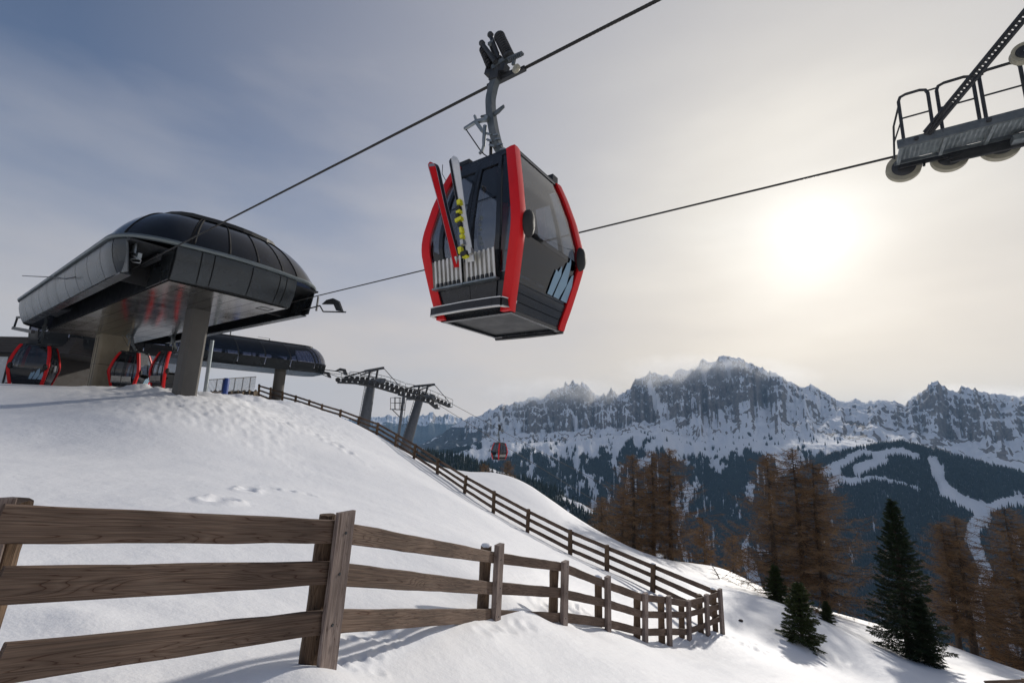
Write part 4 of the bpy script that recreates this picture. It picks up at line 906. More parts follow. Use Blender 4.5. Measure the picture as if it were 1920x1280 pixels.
for bx_, by_, ex, ey, t_ in ((904, 82, 929, 117, 5.08), (919.7, 66, 935, 112, 5.14)):
    m = MB(); m.tube([H(bx_, by_, t_), H(ex, ey, t_)], [.036, .045], 8); m.disc(H(bx_, by_, t_), (0, 1, 0), [(-.05, .015), (-.045, .035), (-.025, .052), (.025, .052), (.045, .035), (.05, .015)], 14); m.build('roller_lever', MATS['dark_steel'], gp, True)
m = MB(); m.bar(H(916, 84, 5.12), H(926, 78, 5.12), .05, .05); m.build('lever_bridge', MATS['hanger_steel'], gp); m = MB(); m.bar(H(924, 130, 5.15), H(950, 112, 5.18), .10, .08); m.build('lever_bridge', MATS['hanger_steel'], gp)
m = MB(); m.disc(H(968, 129, 5.12), (.15, 1, .1), [(-.03, .03), (-.03, .062), (-.02, .072), (.02, .072), (.03, .062), (.03, .03)], 18); m.build('running_wheel', MATS['tyre_ring'], gp, True)
m = MB(); m.bar(H(952, 112, 5.15), H(980, 100, 5.13), .07, .035); m.bar(H(966, 103, 5.13), H(962, 122, 5.13), .035, .05)
for i in range(7): m.bar(H(954+i*3.6, 113.5-i*1.5, 5.11), H(955.5+i*3.6, 112.8-i*1.5, 5.11), .03, .05)
m.build('friction_plate', MATS['hanger_steel'], gp)
m = MB(); m.tube([loc(843, 352, 4.7), loc(829, 326, 4.7), loc(830, 309, 4.7)], .006, 5); m.build('antenna', MATS['black_plastic'], cab)
m = MB(); tp = np.array([.50, .60, 2.50]); m.bx(.30, .54, .46, .62, 2.442, 2.51); m.build('door_gear', MATS['black_plastic'], rf)
m = MB(); m.bx(-.54, -.38, -.63, -.47, 2.442, 2.55); m.build('door_gear', MATS['black_plastic'], rf)
# skis standing in the rack, each its own thing
def ski(tail, tip, nv, width, mat, label, group, bind=None, tipmat=None, extra=True):
    tail = np.asarray(tail, float); tip = np.asarray(tip, float); d = nrm(tip-tail); nv = nrm(nv-d*(nv@d)); w = np.cross(nv, d); le = np.linalg.norm(tip-tail)
    root = thing('ski', label, 'ski', tail, group)
    rows = []; K_ = 24
    for i in range(K_+1):
        q = i/K_; hw = width/2*(.95-.22*math.sin(min(q/.86, 1)*math.pi)+.22*max(0, q-.5)*1.0)
        if q > .90: hw *= math.sqrt(max(0.02, 1-((q-.90)/.1015)**2))
        lift = .10*max(0, (q-.88)/.12)**1.6; rows.append([tail+d*le*q+w*hw*s_-nv*lift*1.0 for s_ in (-1, 1)])
    mbk = MB().slab(rows, nv, .016); b = mbk.build('ski_body', mat, root)
    ed = MB(); ed.slab([[r[0]+nv*.001, r[0]+(r[1]-r[0])*.06+nv*.001] for r in rows[:-2]], nv, .004); ed.slab([[r[1]+nv*.001+(r[0]-r[1])*.06, r[1]+nv*.001] for r in rows[:-2]], nv, .004); ed.build('edge', MATS['silver'], b)
    if tipmat:
        tm = MB(); tm.slab([[r[0]+nv*.003+(r[1]-r[0])*.08, r[1]+nv*.003+(r[0]-r[1])*.08] for r in rows[-3:-1]], nv, .004); tm.build('tip_panel', tipmat, b)
    if bind:
        for q, ln, hh, mt_ in bind:
            c = tail+d*le*q-nv*(.016+hh/2); MB().box(c, d*ln/2, w*width*.42, nv*hh/2).build('binding', MATS[mt_], root)
    return root
rn = nrm(-ray(840, 400)*np.array([1, 1, 0]))                                            # outward from the cabin side
ski(at_t(857, 500, 4.40), at_t(806, 295, 4.22), rn, .108, MATS['red_paint'], 'bright red ski in the gondola rack, base outwards', None, [(.30, .16, .05, 'black_plastic'), (.42, .10, .07, 'dark_steel'), (.52, .14, .05, 'black_plastic')], MATS['silver'])
ski(at_t(863, 500, 4.46), at_t(814, 298, 4.29), rn, .095, MATS['black_plastic'], 'black ski standing behind the bright red ski', None, [(.33, .18, .07, 'black_plastic'), (.50, .14, .06, 'dark_steel')])
ski(at_t(883, 490, 4.36), at_t(851, 284, 4.20), rn, .105, MATS['white_paint'], 'white ski with grey tip in the gondola rack', None, [(.3, .14, .05, 'black_plastic')])
ski(at_t(876, 490, 4.44), at_t(846, 289, 4.30), rn, .090, MATS['dark_metal'], 'dark ski with yellow binding paired behind the white ski', None, None)
def yb(px_, py_, t, l, w_, mt_, parent, tilt=0):
    c = at_t(px_, py_, t); d = nrm(at_t(883, 490, 4.36)-at_t(851, 284, 4.20)); s_ = nrm(np.cross(d, NV)); MB().box(c, d*l/2, s_*w_/2, NV*.03).build('binding', MATS[mt_], parent)
dark = [o for o in bpy.data.objects if o.get('label', '').startswith('dark ski')][0]
for args in ((862, 380, 4.24, .07, .06, 'yellow'), (860, 391, 4.23, .05, .07, 'black_plastic'), (861, 398, 4.24, .04, .07, 'yellow'), (859, 406, 4.24, .07, .05, 'black_plastic'), (861, 412, 4.24, .045, .11, 'yellow'), (863, 421, 4.25, .06, .05, 'dark_steel'), (866, 432, 4.25, .08, .04, 'yellow'), (867, 444, 4.25, .05, .05, 'yellow'), (868, 455, 4.26, .07, .05, 'silver'), (864, 470, 4.26, .09, .055, 'yellow'), (871, 476, 4.26, .06, .10, 'black_plastic'), (883, 471, 4.26, .08, .05, 'silver'), (873, 480, 4.28, .04, .08, 'yellow')): yb(*args, dark)
# cabins parked and passing in the stations
def place(s, t, label, dz=0., rot=0.):
    c = copy_tree(cab); c.location = [float(v) for v in S(s, t, CZ+dz)]; c.rotation_euler = (0, 0, ROTZ+rot); c['label'] = label; return c
SI = lambda a, b, f: a+(b-a)*f
def cab_at(px_, Y, zb_, label, rot):
    p = at(px_, 700, Y); c = copy_tree(cab); c.location = (float(p[0]), float(p[1]), zb_); c.rotation_euler = (0, 0, ROTZ+rot); c['label'] = label; return c
cab_at(62, 27.2, 1.42, 'red and black gondola parked at the back end of the station', math.radians(-26))
cab_at(246, 30.5, 1.62, 'narrow-looking gondola seen between the concrete block and the round rail', math.radians(48))
cab_at(322, 30.0, 1.70, 'red pillared gondola half hidden behind the slim grey column', math.radians(10))
# ------------------------------------------------------------------ tower head on the right: sheave train of the rear rope
tb = S(-4.6, 8.35, 0); tbz = gz(tb[0], tb[1])-.3
tw = thing('lift_tower', 'steel lift tower head with rubber sheaves, grated catwalk and railing', 'tower', (tb[0], tb[1], tbz))
ZCW = 5.56                                          # catwalk height
def sheave(parent, s, t, z, r, axis=NV, name='sheave'):
    m = MB(); m.disc(S(s, t, z), axis, [(-.045, r*.35), (-.05, r*.80), (-.06, r), (-.02, r*.93), (.02, r*.93), (.06, r), (.05, r*.80), (.045, r*.35)], 36); o = m.build(name, MATS['tyre_ring'], parent, True)
    m = MB(); m.disc(S(s, t, z), axis, [(-.066, r*.10), (-.066, r*.62), (-.054, r*.68), (.054, r*.68), (.066, r*.62), (.066, r*.10)], 30); h = m.build('hub', MATS['dark_steel'], o, True)
    m = MB(); m.disc(S(s, t, z)-nrm(axis)*.075, axis, [(-.02, r*.03), (-.015, r*.16), (.02, r*.16)], 12); m.build('axle_cap', MATS['galvanised'], o, True); return o
RS = .285
for s_ in (-1.45, -2.14, -2.83, -3.75, -4.44, -5.13, -6.05, -6.75): sheave(tw, s_, T2, ROPE_Z-.025-RS*.94, RS)
for s_ in (-1.9, -2.6, -3.3, -4.0, -4.7, -5.4): sheave(tw, s_, T1, ROPE_Z-.025-RS*.94, RS)
for t_ in (T1, T2):
    for a, b in ((-1.45, -2.83), (-3.75, -5.13)): MB().bar(S(a+.1, t_-.16, ROPE_Z-.30), S(b-.1, t_-.16, ROPE_Z-.30), .05, .14).build('rocker_beam', MATS['dark_steel'], tw)
    MB().bar(S(-2.1, t_-.20, ROPE_Z-.42), S(-4.6, t_-.20, ROPE_Z-.42), .06, .16).build('rocker_beam', MATS['dark_steel'], tw)
# catwalk: perforated plates between channel beams, seen from below
t_n, t_f = 10.42, 11.08
for i in range(9):
    s0_, s1_ = -1.32-i*.62, -1.32-(i+1)*.62
    m = MB(); nx, ny = 8, 16; x0, x1 = s0_-.045, s1_+.02; y0, y1 = t_n+.06, t_f
    for k in range(nx+1):
        s_ = x0+(x1-x0)*k/nx; m.box(S(s_, (y0+y1)/2, ZCW), DV*.014, NV*(y1-y0)/2, (0, 0, .012))
    for k in range(ny+1):
        t_ = y0+(y1-y0)*k/ny; m.box(S((x0+x1)/2, t_, ZCW), DV*(x1-x0)/2, NV*.009, (0, 0, .0105))
    m.build('grating', MATS['galvanised'], tw)
    m = MB(); m.bar(S(s0_-.02, t_n+.03, ZCW-.045), S(s0_-.02, t_f+.05, ZCW-.045), .05, .07); m.build('cross_bearer', MATS['galvanised'], tw)
m = MB(); m.bar(S(-1.28, t_n, ZCW-.01), S(-7.2, t_n, ZCW-.01), .05, .16); m.bar(S(-1.28, t_f+.06, ZCW-.03), S(-7.2, t_f+.06, ZCW-.03), .04, .06); m.build('edge_channel', MATS['hanger_steel'], tw)
m = MB(); m.bar(S(-2.9, t_f+.02, ZCW-.13), S(-7.0, t_f+.02, ZCW-.13), .22, .10); m.build('cable_tray', MATS['galvanised'], tw)
for i in range(6):
    m = MB(); c = S(-1.55-i*.95, t_n-.03, ZCW); m.disc(c, NV, [(-.03, .035), (.03, .035)], 12); m.build('bolt', MATS['dark_steel'], tw)
# railing: separate bent-tube hoops
def hoop(s0_, s1_, h=.98):
    z0 = ZCW; r = .11; P = [S(s0_, t_n, z0), S(s0_, t_n, z0+h-r), S(s0_-.03 if s1_ < s0_ else s0_+.03, t_n, z0+h-.03), S(s0_-r, t_n, z0+h), S(s1_+r, t_n, z0+h), S(s1_+.03, t_n, z0+h-.03), S(s1_, t_n, z0+h-r), S(s1_, t_n, z0)]
    m = MB(); m.tube(P, .027, 8); o = m.build('railing_hoop', MATS['dark_steel'], tw, True)
    m = MB(); m.tube([S(s0_, t_n, z0+.5), S(s1_, t_n, z0+.5)], .016, 7); m.build('knee_bar', MATS['dark_steel'], o, True)
for s_, w_ in ((-1.38, .42), (-1.92, .48), (-2.48, .50), (-3.1, .55), (-3.8, .55), (-4.5, .55), (-5.2, .55)): hoop(s_, s_-w_)
for a in (-1.80, -2.40, -2.98): MB().tube([S(a+.02, t_n, ZCW+.92), S(a-.14, t_n, ZCW+.92)], .016, 7).build('link_bar', MATS['dark_steel'], tw, True)
MB().tube([S(-1.38, t_n, ZCW+.80), S(-1.30, t_n+.30, ZCW+.55), S(-1.28, t_n+.58, ZCW+.0)], .018, 7).build('end_rail', MATS['dark_steel'], tw, True); MB().tube([S(-1.38, t_n, ZCW+.45), S(-1.29, t_n+.45, ZCW+.28)], .014, 6).build('end_rail', MATS['dark_steel'], tw, True)
# perforated brace running up to the lifting frame
p0 = at_t(1738, 250, t_n-.04); d_ = ray(1922, 28); k = 9.3/(d_@NV); p1 = d_*k; p1 = p0+(p1-p0)*1.25
m = MB(); nn = 40; dd = (p1-p0)/nn; ax_ = nrm(p1-p0); sd_ = nrm(np.cross(ax_, ray(1800, 170))); w_ = .045
m.bar(p0+sd_*w_, p1+sd_*w_, .05, .04); m.bar(p0-sd_*w_, p1-sd_*w_, .05, .04)
m.bar(p0-sd_*w_, p0+sd_*w_+dd*9, .07, .03)
for i in range(nn+1):
    if i < 10: m.box(p0+dd*i, dd*.5, sd_*w_, np.cross(ax_, sd_)*.006)
    else: m.box(p0+dd*i, dd*.36, sd_*w_*.98, np.cross(ax_, sd_)*.006)
m.build('perforated_brace', MATS['dark_steel'], tw)
# crosshead, mast, guide wheel
m = MB(); m.bar(S(-4.6, T1-.4, ROPE_Z-.75), S(-4.6, T2+.4, ROPE_Z-.75), .35, .45); m.bar(S(-4.6, T2-.2, ROPE_Z-.7), S(-4.6, T2-.2, ROPE_Z-.3), .2, .2); m.bar(S(-4.6, T1-.2, ROPE_Z-.7), S(-4.6, T1-.2, ROPE_Z-.3), .2, .2); m.build('crosshead', MATS['pylon_steel'], tw)
m = MB(); m.tube([(tb[0], tb[1], tbz), S(-4.6, 8.35, ROPE_Z-.9)], [.55, .36], 24); m.build('mast', MATS['pylon_steel'], tw, True)
m = MB(); m.bar(S(-4.6, 8.35, ROPE_Z-.55), S(-4.6, 8.35, 8.3), .2, .2); m.bar(S(-4.6, 6.0, 8.3), S(-4.6, 10.9, 8.3), .16, .2); m.build('lifting_frame', MATS['pylon_steel'], tw)
m = MB(); m.bar(p1, S(-4.6, 9.3, 8.3), .06, .06); m.bar(S(-4.6, 9.35, 8.3), S(-4.6, 9.35, ROPE_Z-.6), .06, .06); m.build('frame_stay', MATS['dark_steel'], tw)
gw = at_t(1921, 100, 9.9); sg_, tg_ = gw@DV, gw@NV
sheave(tw, sg_, tg_, gw[2], .17, NV, 'guide_wheel'); m = MB(); m.bar(S(sg_, tg_+.08, gw[2]), S(-4.6, tg_+.08, 8.2), .05, .08); m.build('wheel_arm', MATS['dark_steel'], tw)
m = MB(); m.bar(S(-1.75, t_f+.1, ZCW-.03), S(-1.72, t_f+.1, ZCW-.20), .03, .03); m.build('sensor', MATS['black_plastic'], tw); m = MB(); m.tube([S(-2.0, t_f+.05, ZCW-.1), S(-2.05, t_f+.05, ZCW-.2), S(-2.2, t_f+.05, ZCW-.17), S(-2.3, t_f+.05, ZCW-.08)], .012, 6); m.build('sensor_cable', MATS['black_plastic'], tw)

# ------------------------------------------------------------------ second station, further back, and its line down the valley
A2 = math.radians(50.0); D2 = np.array([math.sin(A2), math.cos(A2), 0]); N2 = np.array([math.cos(A2), -math.sin(A2), 0])
E2 = at(600, 700, 50.0)                             # nose on the valley side
E2[2] = 0
def S2(s, t, z): return E2-D2*s+N2*t+np.array([0, 0, z])   # s backwards along the building, t across (positive towards the camera side)
def zat(px_, py_, p):                               # height of a pixel's ray above/below at the distance of p
    return at(px_, py_, p[1])[2]
zbt, zbb, zrf = zat(580, 685, S2(1.5, 0, 0)), zat(580, 702, S2(1.5, 0, 0)), zat(560, 652, S2(2.5, 0, 0))
st2_ = thing('lift_station', 'long low second station with ribbon glazing behind the first one', 'station', S2(10, 0, 1.5))
LEN, HW = 22.5, 3.0
def o2(q, t_in=0.):                                 # half outline front nose: plan polyline along camera side
    return q
def ring2(inset, z, n=9):
    P = []; hw = HW-inset; r = 1.6-inset*.3
    for a in np.linspace(0, math.pi/2, n): P.append(S2(inset+r*(1-math.sin(a)) , 0+(hw-r)+r*math.cos(a) if False else (hw-r)+r*math.cos(a), z))
    return P
def plan2(inset):
    hw = HW-inset; r = 1.5; P = [(LEN-inset-.8, hw)]
    P += [(s, hw) for s in np.linspace(LEN-2.5, inset+r, 9)]
    P += [(inset+r-r*math.sin(a), hw-r+r*math.cos(a)) for a in np.linspace(0, math.pi/2, 7)[1:]]
    P += [(inset+r-r*math.cos(a), -(hw-r)-r*math.sin(a)) for a in np.linspace(0, math.pi/2, 7)]
    P += [(s, -hw) for s in np.linspace(inset+r, LEN-2.5, 9)[1:]]+[(LEN-inset-.8, -hw)]
    P += [(LEN-inset-.8+.6, -hw+.8), (LEN-inset-.8+.6, hw-.8), (LEN-inset-.8, hw)]
    return P
nP = len(plan2(0)); p_top, p_bot = plan2(0), plan2(.18); p_gl = plan2(.05); p_rf = [(max(s, 0)*.94+1.35, t*.62) for s, t in plan2(0)]
for i in range(nP-1):
    if 10 <= i <= 21: grp = None
    m = MB(); g = .012
    for a in (0,):
        q0, q1 = p_top[i], p_top[i+1]; w0, w1 = p_bot[i], p_bot[i+1]
        L_ = lambda A, B, f: (A[0]+(B[0]-A[0])*f, A[1]+(B[1]-A[1])*f)
        a0, a1 = L_(q0, q1, g), L_(q0, q1, 1-g); c0, c1 = L_(w0, w1, g), L_(w0, w1, 1-g)
        m.slab([[S2(*c0, zbb), S2(*c1, zbb)], [S2(*L_(c0, a0, .6), zbb+(zbt-zbb)*.3), S2(*L_(c1, a1, .6), zbb+(zbt-zbb)*.3)], [S2(*a0, zbt), S2(*a1, zbt)]], (0, 0, 1), .0)
    m.build('panel', MATS['panel_metal'], st2_, True)
    m = MB(); q0, q1 = p_gl[i], p_gl[i+1]; r0, r1 = p_rf[i], p_rf[i+1]; rows = []
    for q in np.linspace(0, 1, 6):
        hq, vq = q**1.5, .7*math.sin(q*math.pi/2)+.3*q
        rows.append([S2(*L_(L_(q0, q1, f), L_(r0, r1, f), hq), zbt+.05+(zrf-zbt-.05)*vq) for f in (.02, .98)])
    m.grid(rows); m.build('pane', MATS['station_glass2'] if 'station_glass2' in MATS else glass('station_glass2', (.20, .22, .30)), st2_, True)
    if i % 1 == 0 and not (11 <= i <= 15 or 17 <= i <= 21):
        m = MB(); rows = []
        for q in np.linspace(0, 1, 6):
            hq, vq = q**1.5, .7*math.sin(q*math.pi/2)+.3*q; c = L_(q0, r0, hq); z = zbt+.06+(zrf-zbt-.05)*vq; rows.append([S2(c[0]-.06, c[1]*1.005, z), S2(c[0]+.06, c[1]*1.005, z)])
        m.slab(rows, (0, 0, 1), .03); m.build('rib', MATS['dark_metal'], st2_)
m = MB(); m.prism([S2(s*1.0, t*1.03, zrf-.06) for s, t in p_rf[:-1]][::-1], (0, 0, .14)); m.build('roof', MATS['dark_metal'], st2_)
m = MB(); m.prism([S2(s, t, zbb+.01) for s, t in p_bot[:-1]][::-1], (0, 0, .05)); m.build('underside', MATS['soffit_metal'], st2_)
m = MB()
for s_ in np.arange(3.2, 20, 1.5): m.bar(S2(s_, -.7, zbt), S2(s_, -.7, zrf-.1), .18+.1*(int(s_*2) % 3), .3)
m.prism([S2(3, -.9, zrf-1.0), S2(20, -.9, zrf-1.0), S2(20, .9, zrf-1.0), S2(3, .9, zrf-1.0)], (0, 0, .8)); m.bar(S2(3.5, .3, zbt), S2(6.0, .3, zrf-.6), .15, .3); m.build('machinery', MATS['dark_metal'], st2_)
for s_ in (4.0, 17.0):
    p = S2(s_, 0, 0); m = MB(); m.tube([(p[0], p[1], gz(p[0], p[1])-.5), (p[0], p[1], zbb+.05)], .55, 20); m.build('column', MATS['grey_concrete'], st2_, True)
for t_ in (2.55, -2.55):
    m = MB(); a = S2(.4, t_, zbb+.45); m.tube([a, S2(-1.1, t_, zbb+.42), S2(-2.0, t_, zbb+.15)], .05, 6); m.build('guide_arm', MATS['dark_steel'], st2_, True)
    m = MB(); m.prism([S2(-.7, t_, zbb+.45), S2(-1.2, t_, zbb+.80), S2(-1.8, t_, zbb+.75), S2(-2.1, t_, zbb+.15), S2(-1.8, t_, zbb+.15), S2(-1.5, t_, zbb+.5)], N2*.12); m.build('guide_flare', MATS['dark_steel'], st2_)
m = MB(); p = S2(9, .3, zrf); m.tube([p, p+np.array([0, 0, 1.0])], .05, 6); m.tube([S2(5.5, .3, zrf), S2(5.5, .3, zrf+.5)], .04, 6); m.bar(S2(6.6, .3, zrf+.5), S2(5.5, .3, zrf+.5), .03, .03); m.build('roof_mast', MATS['dark_steel'], st2_)
# two towers side by side with long sheave trains
G2 = 2.55
def L2(px_, py_, t=0.):                             # pixel on the vertical plane of the second line
    d = ray(px_, py_); o = E2+N2*t; k = (o@N2)/(d@N2); return d*k
def wheel(parent, c, r, axis): 
    m = MB(); m.disc(c, axis, [(-.06, r*.5), (-.07, r), (-.02, r*.86), (.02, r*.86), (.07, r), (.06, r*.5)], 14); return m.build('sheave', MATS['dark_steel'], parent, True)
def towerB(top, bot, xs, label, trainA, trainB, hgt):
    a, b = L2(*top), L2(*bot); b = np.array([b[0], b[1], min(b[2], gz(b[0], b[1]))-1.0]) if False else b-nrm(a-b)*2.0
    root = thing('lift_tower', label, 'tower', b, 'twin steel towers below the second station')
    m = MB(); m.tube([b, a], [.72, .48], 18); m.build('mast', MATS['pylon_steel'], root, True)
    ax = nrm(a-b); m = MB(); m.bar(a-N2*3.2, a+N2*3.2, .5, .5); m.build('crosshead', MATS['pylon_steel'], root)
    for sgn, tr in ((1, trainA), (-1, trainB)):
        P = [L2(x, y, sgn*G2) for x, y in tr]; n_ = len(P)
        m = MB()
        for p, q in zip(P, P[1:]): m.bar(p-np.array([0, 0, .55]), q-np.array([0, 0, .55]), .16, .22)
        m.build('train_beam', MATS['dark_steel'], root)
        tot = sum(np.linalg.norm(q-p) for p, q in zip(P, P[1:])); k = int(tot/.62)
        cum = np.r_[0, np.cumsum([np.linalg.norm(q-p) for p, q in zip(P, P[1:])])]
        for i in range(k+1):
            u = tot*i/k; c = np.array([np.interp(u, cum, [p[j] for p in P]) for j in range(3)]); wheel(root, c-np.array([0, 0, .27]), .25, N2)
        m = MB()
        for p, q in zip(P, P[1:]): m.bar(p+N2*.55-np.array([0, 0, .62]), q+N2*.55-np.array([0, 0, .62]), .7, .06)
        m.build('catwalk', MATS['dark_steel'], root)
        m = MB()
        for p, q in zip(P, P[1:]): m.tube([p+N2*.9+np.array([0, 0, .40]), q+N2*.9+np.array([0, 0, .40])], .03, 5); m.tube([p+N2*.9-np.array([0, 0, .12]), q+N2*.9-np.array([0, 0, .12])], .022, 5)
        for i in range(0, k+1, 2):
            u = tot*i/k; c = np.array([np.interp(u, cum, [p[j] for p in P]) for j in range(3)]); m.tube([c+N2*.9-np.array([0, 0, .6]), c+N2*.9+np.array([0, 0, .40])], .025, 5)
        m.build('railing', MATS['dark_steel'], root)
    m = MB(); h1 = a+ax*hgt
    f0, f1 = h1-N2*2.6, h1+N2*2.6
    m.bar(f0, f1, .2, .26); m.bar(a+ax*.2-N2*1.1, h1-N2*1.1, .2, .2); m.bar(a+ax*.2+N2*1.1, h1+N2*1.1, .2, .2); m.bar(f0, f0-D2*2.4-np.array([0, 0, 1.0]), .12, .16)
    m.bar(f1, f1+D2*2.2-np.array([0, 0, 1.9]), .06, .06); m.bar(f1, f1-D2*2.6-np.array([0, 0, 1.1]), .10, .14); m.build('lifting_frame', MATS['dark_steel'], root)
    m = MB(); o_ = -D2*.75; m.tube([b+o_, a+o_], .03, 5); m.tube([b+o_+N2*.35, a+o_+N2*.35], .03, 5)
    for i in range(22): c = b+o_+(a-b)*i/21; m.tube([c, c+N2*.35], .02, 4)
    m.build('ladder', MATS['dark_steel'], root)
    return root
towerB((697, 716), (682, 800), None, 'straighter of two grey steel towers, beside the second station', [(634, 707), (668, 709), (705, 716), (745, 728)], [(650, 704), (690, 706), (724, 714), (752, 724)], 1.5)
towerB((788, 745), (760, 840), None, 'leaning grey steel tower on the downhill end of the sheave trains', [(747, 730), (780, 740), (805, 746), (818, 757)], [(754, 725), (788, 732), (812, 742), (842, 755)], 1.6)
# ropes of the second line
def poly_rope(P, label, r=.03):
    m = MB(); m.tube(P, r, 6); return tag(m.build('haul_rope', MATS['rope_steel'], None, True), label, 'cable')
ra = [S2(3, G2, zbb+.75)]+[L2(x, y, G2) for x, y in ((634, 706), (668, 708), (705, 715), (747, 729), (780, 739), (805, 745), (818, 756))]
rbp = [S2(3, -G2, zbb+.75)]+[L2(x, y, -G2) for x, y in ((650, 703), (690, 705), (724, 713), (754, 724), (788, 731), (812, 741), (842, 754))]
def ext(P, d, n, sag): 
    e = P[-1]; return P+[e+d*(i*14.0)+np.array([0, 0, sag*(i*14)**2]) for i in range(1, n)]
dn = nrm(L2(938, 806, -G2)-rbp[-1]); dna = nrm(L2(940, 832, G2)-ra[-1])
poly_rope(ext(ra, dna, 14, .0002), 'thin rope from the twin towers down into the valley, camera side'); poly_rope(ext(rbp, dn, 14, .0002), 'thin rope from the twin towers carrying the distant gondola')
hp = rbp[-1]+dn*np.linalg.norm(L2(938, 806, -G2)-rbp[-1])
fc = copy_tree(cab); fc.location = [float(v) for v in hp-np.array([0, 0, ROPE_Z-CZ])]; fc.rotation_euler = (0, 0, math.atan2(-D2[1], -D2[0])+math.pi*0); fc['label'] = 'small distant gondola hanging over the valley beyond the fence'
# work platform on a thin mast between the towers
pb_ = L2(744, 835, 3.2); ptp = L2(757, 742, 3.2)
wp = thing('platform_mast', 'thin steel mast with caged work platform between the twin towers', 'mast', pb_)
m = MB(); m.tube([pb_-np.array([0, 0, 1]), ptp], .16, 10); m.tube([ptp, ptp+np.array([0, 0, .9])], .05, 6); m.build('mast', MATS['pylon_steel'], wp, True)
q = lambda x, y: L2(x, y, 3.2)
m = MB(); m.bar(q(735, 767), q(756, 768), 1.1, .08); m.build('platform', MATS['dark_steel'], wp)
m = MB()
for nn_ in (-.5, .5):
    for x in (736, 745, 755): m.tube([q(x, 767)+N2*nn_, q(x, 745)+N2*nn_], .035, 5)
    for y in (745, 755): m.tube([q(736, y)+N2*nn_, q(755, y+.5)+N2*nn_], .03, 5)
m.tube([q(736, 768), q(751, 783)], .05, 6); m.tube([q(755, 800), q(762, 747)], .03, 5); m.build('cage', MATS['dark_steel'], wp)
# lamp post, railing, post cover by the stations
def on_g(px_, Y): 
    p = at(px_, 740, Y); p[2] = gz(p[0], p[1]); return p
g0 = on_g(384, 29.0); lp_ = thing('steel_pole', 'plain blue-grey steel pole behind the slim concrete column', 'pole', g0)
m = MB(); m.tube([g0-np.array([0, 0, .3]), at(398, 638, 29.0)], .11, 12); m.build('shaft', MATS['galvanised'], lp_, True); m = MB(); m.disc(g0+np.array([0, 0, .02]), (0, 0, 1), [(-.1, .3), (.06, .3)], 14); m.build('base_plate', MATS['dark_steel'], lp_)
ra0, ra1 = at(388, 712, 33.0), at(480, 706, 42.0)
rl = thing('metal_railing', 'grey metal bar railing on the platform edge between pole and fence', 'railing', (ra0[0], ra0[1], gz(ra0[0], ra0[1])))
nb = 46
m = MB(); m.tube([ra0, ra1], .035, 6); m.tube([ra0-np.array([0, 0, 1.0]), ra1-np.array([0, 0, 1.15])], .03, 6); m.build('rail', MATS['dark_steel'], rl)
for i in range(nb+1):
    p = ra0+(ra1-ra0)*i/nb; big = i % 8 == 0; m = MB(); m.tube([p-np.array([0, 0, 1.5 if big else 1.05]), p], .035 if big else .014, 5); m.build('post' if big else 'bar', MATS['dark_steel'], rl)
bp_ = at(424, 714, 36.0); pc = MB(); pc.disc(bp_-np.array([0, 0, .9]), (0, 0, 1), [(-.4, .24), (1.0, .24), (1.12, .18), (1.14, .02)], 14); tag(pc.build('padded_post', MATS['blue_cover'], None, True), 'blue padded post standing at the metal railing', 'post')
bk2 = thing('retaining_bank', 'brown earth bank with timber edge where the long fence begins', 'bank', at(452, 742, 41)); m = MB()
rows = [[at(x, y, Y)+np.array([0, 0, .12*math.sin(x*.9+k)]) for x in np.linspace(395, 484, 22)] for k, (y, Y) in enumerate(((752, 37), (742, 38.5), (734, 40.5), (732, 43)))]
m.grid(rows); m.build('earth', MATS['earth'], bk2, True); m = MB(); m.bar(at(396, 735.5, 38.6), at(480, 735, 43), .2, .18); m.build('edge_beam', MATS['rail_wood'], bk2)
# lodge on the far left
lg = thing('lodge', 'dark timber-clad lodge with a row of windows at the station end', 'building', at(10, 725, 36))
lx = nrm(np.array([1, -.12, 0])); ly = np.array([.12, 1, 0]); lo = at(-60, 700, 36.0); lo[2] = 1.0
zt0, zr0 = at(20, 662, 36)[2], at(20, 632, 36)[2]
LG = lambda a, b, z: lo+lx*a+ly*b+np.array([0, 0, z-lo[2]])
Wd = 9.0
m = MB(); m.prism([LG(-6, 0, .5), LG(Wd-4.4, 0, .5), LG(Wd-4.4, 6, .5), LG(-6, 6, .5)], (0, 0, 1.0)); m.build('wall_base', MATS['cladding'], lg)
m = MB(); m.prism([LG(-6, .3, 1.5), LG(Wd-4.4, .3, 1.5), LG(Wd-4.4, 6, 1.5), LG(-6, 6, 1.5)], (0, 0, zt0-1.5)); m.build('wall', MATS['cladding'], lg)
for k in range(7):
    m = MB(); hh_ = (zr0-zt0)/7; m.prism([LG(-6.2, -.35+k*.05, zt0+k*hh_), LG(Wd, -.35+k*.05, zt0+k*hh_), LG(Wd, 6.3, zt0+k*hh_), LG(-6.2, 6.3, zt0+k*hh_)], (0, 0, hh_-.02)); m.build('fascia_board', MATS['cladding'], lg)
for i in range(7):
    a = -3.2+i*1.05; m = MB(); m.prism([LG(a, .26, 1.6), LG(a+.85, .26, 1.6), LG(a+.85, .26, zt0-.3), LG(a, .26, zt0-.3)], ly*.03); w = m.build('window', MATS['white_glass'] if 'white_glass' in MATS else noisy('white_glass', (.45, .47, .48), (.55, .57, .58), 2, .2), lg)
    m = MB(); m.bar(LG(a-.05, .22, 1.6), LG(a-.05, .22, zt0-.3), .08, .08); m.build('mullion', MATS['cladding'], w)
